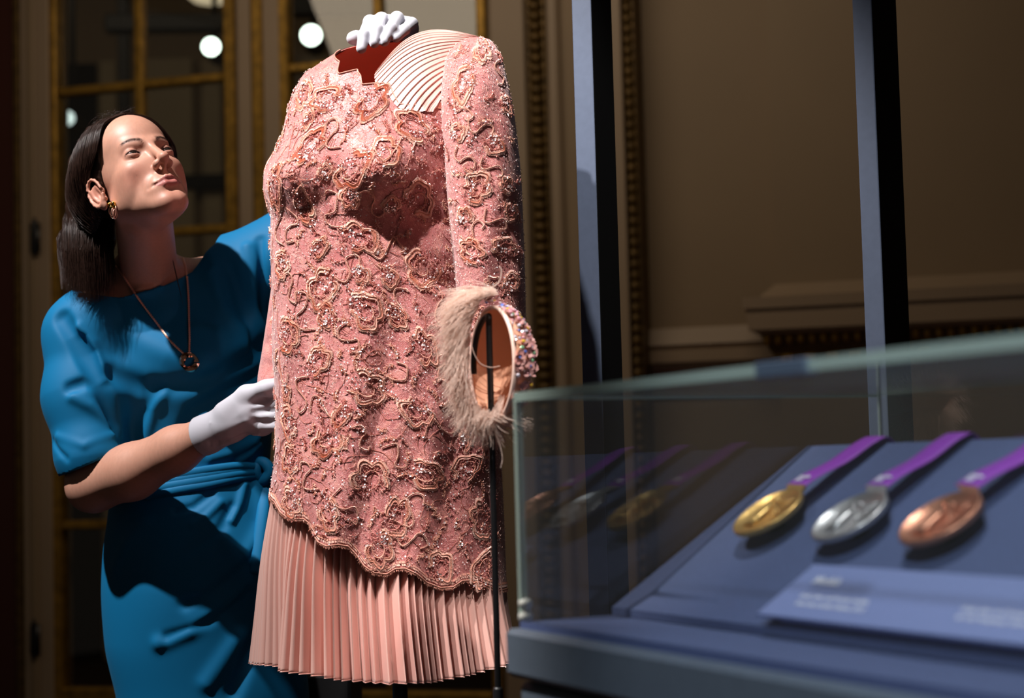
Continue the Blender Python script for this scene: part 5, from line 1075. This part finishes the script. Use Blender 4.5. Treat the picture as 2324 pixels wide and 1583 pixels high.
# sleeve hem
hA, hB = W(150, 1072, 3.2), W(292, 1014, 3.15); hd = hB-hA; hd /= np.linalg.norm(hd); hnm = np.cross(hd, [0, 1., .15]); hnm /= np.linalg.norm(hnm)
if hnm[2] > 0: hnm = -hnm
C.op(lambda d, P: np.where((P[..., 0] < hB[0]+.02) & (P[..., 2] < hA[2]+.06), np.maximum(d, np.minimum((P-hA)@hnm, loft(P)-.03)), d), (hA+hB)/2, .16)
C.cap(W(214, 1120, 3.20), W(206, 1030, 3.205), .050, .046, .003, True)
def folds(lst):
    out = []
    for (pts, sg, am) in lst:
        q = [C.hit(x, y) for x, y in pts]; q = [p for p in q if p is not None]
        if len(q) > 1: out.append((q, sg, am))
    for q, sg, am in out: C.ridge(q, sg, am)
folds([([(140, 722), (165, 760), (190, 805), (225, 870), (258, 950), (285, 1005)], .012, -.030), ([(185, 770), (205, 800), (222, 850)], .009, -.018), ([(160, 880), (195, 868), (235, 872)], .010, -.014), ([(175, 745), (205, 780), (240, 860)], .011, .010),
       ([(165, 900), (205, 920), (250, 960)], .010, .006), ([(130, 990), (190, 1010), (260, 985)], .007, .004), ([(120, 1000), (150, 1040), (215, 1050)], .006, -.004),
       ([(255, 850), (330, 880), (430, 872), (520, 838), (590, 790)], .016, -.014), ([(300, 760), (380, 800), (460, 812), (540, 780), (590, 740)], .022, .010), ([(520, 600), (545, 680), (570, 780)], .011, -.010), ([(480, 620), (505, 700), (560, 790)], .012, .006), ([(560, 560), (575, 640), (590, 740)], .010, .006), ([(590, 545), (598, 640), (603, 740)], .009, -.008),
       ([(445, 745), (500, 760), (560, 740)], .014, .006), ([(290, 1000), (330, 930), (350, 870)], .012, -.008), ([(330, 1000), (345, 930), (380, 880)], .010, .006), ([(400, 1010), (440, 930), (520, 880), (600, 840)], .013, -.008), ([(480, 1040), (520, 1030), (580, 1000), (605, 960)], .010, .006),
       ([(555, 1100), (545, 1140), (525, 1180)], .007, .009), ([(590, 1110), (600, 1190), (560, 1270), (450, 1340)], .016, .009), ([(585, 1250), (520, 1310), (420, 1370)], .012, -.008), ([(595, 1290), (540, 1350), (430, 1430), (360, 1460)], .013, .008), ([(560, 1345), (470, 1410), (380, 1445)], .010, -.009), ([(600, 1360), (540, 1450), (470, 1550)], .015, .007), ([(600, 1410), (570, 1480), (530, 1570)], .013, -.009),
       ([(500, 1140), (470, 1170), (440, 1190)], .007, .005), ([(480, 1120), (440, 1150), (400, 1160)], .007, -.006), ([(330, 1190), (290, 1230), (262, 1290)], .016, .005), ([(530, 1150), (500, 1200), (430, 1250)], .010, -.006), ([(590, 1010), (570, 1030), (545, 1045)], .006, .005)])
V, Q_ = tess(C, [-1.05, 3.05, .30], [-.30, 3.52, 1.62], .0030, 1)
cloth = mk('teal_dress', V, Q_, teal, person)
# waist tie with its knot
def band(pts, r, fl, name, n=40):
    q = [C.hit(x, y) for x, y in pts]; q = np.array([p for p in q if p is not None]); q = catmull(q, n); b = MB(); b.tube(q, r, 10); V = b.V[0]
    ctr = np.repeat(q, 10, 0)[:len(V)]; V = ctr+(V-ctr)*np.array([1, .45, 1])+np.array([0, -.003, 0]); b.V[0] = V; return b.build(name, teal, person)
for k, (dy, r) in enumerate(((0, .0085), (11, .0075), (22, .0090), (34, .0075))):
    band([(330, 1086+dy*1.2), (400, 1078+dy), (470, 1066+dy), (540, 1058+dy*.8), (600, 1062+dy*.45)], r, .5, 'waist_tie')
b = MB(); q = C.hit(598, 1070)
b.tube(catmull([q+np.array(v) for v in ((-.014, -.006, .018), (.004, -.016, .016), (.014, -.018, 0), (.004, -.016, -.016), (-.012, -.006, -.018))], 20), .011, 10); b.tube(catmull([q+np.array(v) for v in ((-.006, -.010, .020), (-.010, -.018, .0), (-.004, -.010, -.020))], 12), .009, 10)
b.build('tie_knot', teal, person)
band([(603, 1085), (598, 1150), (588, 1230), (580, 1300)], .012, .4, 'tie_end')
# ---------------------------------------------------------------- hair
cap = Field(); cap.frame(HO, HR, HS)
cap.ell((0, -.019, .036), (.0775, .0960, .0825), .01); cap.ell((0, .020, .050), (.0575, .0555, .0545), .02)
def hl(d, P):   # keep only what lies behind the hairline
    q = (P-HO)@HR/HS; zz_ = q[..., 2]; y0 = np.interp(zz_, [-.05, -.01, .02, .05, .075, .095, .12], [-.004, .006, .026, .044, .052, .058, .060])-.006-np.where(np.abs(q[..., 0]) < .03, .006, 0); return np.maximum(d, (q[..., 1]-y0)*HS)
cap.op(hl, (0, 0, .02), .3); cap.op(lambda d, P: np.maximum(d, -(((P-HO)@HR/HS)[..., 2]+.030+.0*P[..., 0])*HS), (0, 0, 0), .3); cap.world()
V, Q_ = tess(cap, hlo-.03, hhi+.03, .003, 1); scalp = mk('hair', V, Q_, hairm, person)
# curtain of long hair behind the ear, hanging on the shoulder
hw = Field()
for (pts, rr) in (([(208, 300, 3.22), (178, 370, 3.22), (172, 470, 3.20), (172, 560, 3.19), (170, 650, 3.19)], [.012, .014, .014, .012, .004]), ([(230, 330, 3.24), (205, 430, 3.23), (206, 520, 3.20), (212, 590, 3.19), (205, 655, 3.20)], [.020, .020, .018, .014, .005]), ([(240, 470, 3.26), (238, 540, 3.24), (240, 600, 3.22), (226, 640, 3.21)], [.020, .017, .012, .005])):
    hw.chain([W(*p) for p in pts], rr, .02)
V, Q_ = tess(hw, [-1.0, 3.05, 1.25], [-.62, 3.36, 2.0], .004, 1); mk('hair_fall', V, Q_, hairm, person)
def strands(n, rootf, name, r=.00034, M_=22, seed=5):
    rg = np.random.default_rng(seed); VV = []; keep = 0
    for k in range(n):
        pts = rootf(rg)
        if pts is None: continue
        q = catmull(pts, M_); VV.append(q); keep += 1
    A = np.array(VV); T = np.gradient(A, axis=1); T /= np.linalg.norm(T, axis=-1)[..., None]+1e-9; S1 = np.cross(T, np.array([.2, -1, .1])); S1 /= np.linalg.norm(S1, axis=-1)[..., None]+1e-9; S2 = np.cross(S1, T)
    rr = r*np.concatenate([[.7], np.ones(M_-5), [.9, .75, .5, .2]])[None, :, None]; V = np.stack([A+rr*(math.cos(a)*S1+math.sin(a)*S2) for a in (0, 2.094, 4.189)], 2).reshape(-1, 3)
    r_ = np.arange(M_-1)[:, None]*3; c_ = np.array([[0, 1, 4, 3], [1, 2, 5, 4], [2, 0, 3, 5]]); one = (r_[:, :, None]+c_[None]).reshape(-1, 4); Fq = (np.arange(keep)[:, None, None]*M_*3+one[None]).reshape(-1, 4)
    return stuff(mk(name, V, Fq, hairm, person))
def on_cap(q, lift):  # q unit-ish local direction from cranium centre -> surface point
    c = np.array([0, -.012, .038]); d = q/np.linalg.norm(q); rad = np.array([.0800, .0960, .0850]); t = 1/np.linalg.norm(d/rad); return headpt(c+d*t*(1+lift))
def side_strand(rg, s=1):
    f0 = rg.uniform(0, 1)**.85; out = (1-f0)*rg.uniform(0, .40); lift = rg.uniform(.0, .05)
    L3 = lambda a, b: (np.array(a)*(1-f0)+np.array(b)*f0)*np.array([s, 1, 1])+rg.normal(0, .0012, 3)
    P = [on_cap(L3((.004, -.045, .080), (.006, .072, .060)), lift*.4), on_cap(L3((.050, -.055, .060), (.049, .067, .046)), lift+out*.35), on_cap(L3((.068, -.070, .010), (.070, .049, .003)), lift+out*.9), on_cap(L3((.066, -.074, -.030), (.080, .002, -.020)), lift+.01+out*1.1), on_cap(L3((.060, -.072, -.070), (.072, -.040, -.050)), lift+.02+out*1.15)]
    if s > 0:
        u_ = rg.uniform(0, 1); f_ = .55*f0+.45*u_; x1 = 146+106*f_+rg.normal(0, 3); x2 = 142+118*f_+rg.normal(0, 3); yb = rg.uniform(560, 692)-25*abs(f_-.5); dY = rg.normal(0, .012); kY = -.035*math.sin(math.pi*min(1, f_*1.0))
        P += [W(x1+4, 480, 3.215+kY+dY*.5), W(x2-2, 560, 3.205+kY+dY), W(x2+rg.normal(0, 5), yb, 3.20+kY*.8+dY)]
    else: P += [headpt((-.06, -.10, -.10)), headpt((-.045, -.11, -.2))]
    return P
strands(5200, side_strand, 'hair_strands', seed=5); strands(900, lambda g: side_strand(g, -1), 'hair_strands', seed=6)
def back_strand(rg):
    x0 = rg.uniform(-.3, .8); P = [on_cap(np.array([x0*.3, .3, .75]), .0), on_cap(np.array([x0, -.3, .6]), .03), on_cap(np.array([x0, -.8, .1]), .04), on_cap(np.array([x0*.9, -.7, -.35]), .05)]
    x1 = 140+rg.uniform(0, 60); return P+[W(x1, 520, 3.26+rg.normal(0, .02)), W(x1-2, rg.uniform(590, 660), 3.24+rg.normal(0, .02))]
strands(1200, back_strand, 'hair_strands', seed=7)
def fly(rg):
    y0 = rg.uniform(-.3, .7); q = np.array([rg.uniform(-.3, .5), y0, .75]); a = on_cap(q, 0); 
    return [a, on_cap(q+rg.normal(0, .1, 3), .05), on_cap(q+rg.normal(0, .2, 3)+np.array([0, -.2, 0]), rg.uniform(.05, .16)), on_cap(q+rg.normal(0, .3, 3)+np.array([0, -.4, 0]), rg.uniform(.02, .14))]
strands(150, fly, 'stray_hairs', r=.00016, seed=8)
# ---------------------------------------------------------------- jewellery
gold = mat('polished_yellow_gold', linear=(.95, .62, .16), rough=.12, metal=1); rose = mat('polished_rose_gold', linear=(.90, .48, .34), rough=.12, metal=1); rosel = mat('rose_gold_link', linear=(.95, .60, .48), rough=.42, metal=1)
ec = headpt((.0800, .000, -.0475)); ear = thing('earring', 'gold cluster earring with dangling hoops on the woman\'s ear', 'earring', tuple(ec))
def towardcam(p): d = CAM-p; return d/np.linalg.norm(d)
e0 = W(255, 466, 3.0)
def raycast_skin(px, py):
    p = sk_.hit(px, py); return p
pe = raycast_skin(253, 468)
if pe is None: pe = ec
pe = pe+towardcam(pe)*.010; kx = RX/1280; ky = -UX/1280
for (dx, dy, r) in ((-4, -4, .0042), (4, -6, .0046), (0, 2, .0040), (7, 0, .0034)):
    b = MB(); b.ball(pe+kx*dx+ky*dy, r, 14, 10); b.build('gold_bead', gold, ear)
for k, (dx, dy) in enumerate(((0, 10), (5, 13), (9, 10), (3, 16), (8, 17))):
    b = MB(); c = pe+kx*dx+ky*dy; t_ = np.linspace(0, 2*math.pi, 20); a1 = kx*1280*math.cos(k)+FX*math.sin(k); b.tube([c+.0045*math.cos(a)*a1+.0085*math.sin(a)*UX for a in t_], .0008, 6, False); b.build('dangling_hoop', rosel, ear)
nk = thing('necklace', 'long rose gold chain necklace with a ring pendant on the teal dress', 'necklace', tuple(W(430, 820, 3.2)))
def surf(px, py, lift=.0022):
    a, b_ = C.hit(px, py), sk_.hit(px, py); c = [p for p in (a, b_) if p is not None] or [W(px, py, 3.24)]; p = min(c, key=lambda v: v[1]); return p+towardcam(p)*lift
def chain_path(pts, n):
    q = catmull(np.array(pts, float), n); P = np.array([surf(x, y) for x, y in q]); K = np.ones(5)/5; S = P.copy()
    for k in range(3): S[2:-2, k] = np.convolve(P[:, k], K, 'valid')
    return S
for pts in ([(263, 604), (285, 634), (318, 683), (352, 728), (388, 775), (421, 806)], [(415, 585), (422, 610), (427, 660), (429, 720), (430, 770), (429, 806)]):
    S = chain_path(pts, 90); L = np.concatenate([[0], np.cumsum(np.linalg.norm(np.diff(S, axis=0), axis=1))]); n_ = int(L[-1]/.0023); P_ = np.stack([np.interp(np.linspace(0, L[-1], n_), L, S[:, k]) for k in range(3)], 1); T = np.gradient(P_, axis=0); T /= np.linalg.norm(T, axis=1)[:, None]; b = MB(); m_ = 10
    for i in range(n_):
        tc_ = towardcam(P_[i]); sd = np.cross(T[i], tc_); sd /= np.linalg.norm(sd); s2 = sd if i % 2 else (sd*.35+tc_*.94); b.tube([P_[i]+.0021*math.cos(a)*T[i]+.0016*math.sin(a)*s2 for a in np.linspace(0, 2*math.pi, 9)], .00078, 4, False)
    b.build('chain', rosel, nk)
pc = surf(430, 821, .006); tcm = towardcam(pc); b = MB(); u_ = np.linspace(0, 2*math.pi, 40, endpoint=False); Vp = []
sx, sz = RX, UX
for a in u_:
    tw = .5*math.sin(a*1.5+.6)+.5; wd_ = .0048*(.7+.5*abs(math.cos(a+.8))); rad = .0132; e1 = sx*math.cos(a)+sz*math.sin(a)
    for k in range(6):
        g = k*math.pi/3+tw; Vp.append(pc+e1*(rad+wd_*math.cos(g))+tcm*(.0032*math.sin(g)))
mk('ring_pendant', Vp, gridfaces(40, 6, True), rose, nk, False)
b = MB(); c = pc+UX*.0140; b.tube([c+.0036*math.cos(a)*RX+.0045*math.sin(a)*(UX*.8+tcm*.6) for a in np.linspace(0, 2*math.pi, 14)], .0011, 6, False); b.build('jump_ring', rosel, nk)
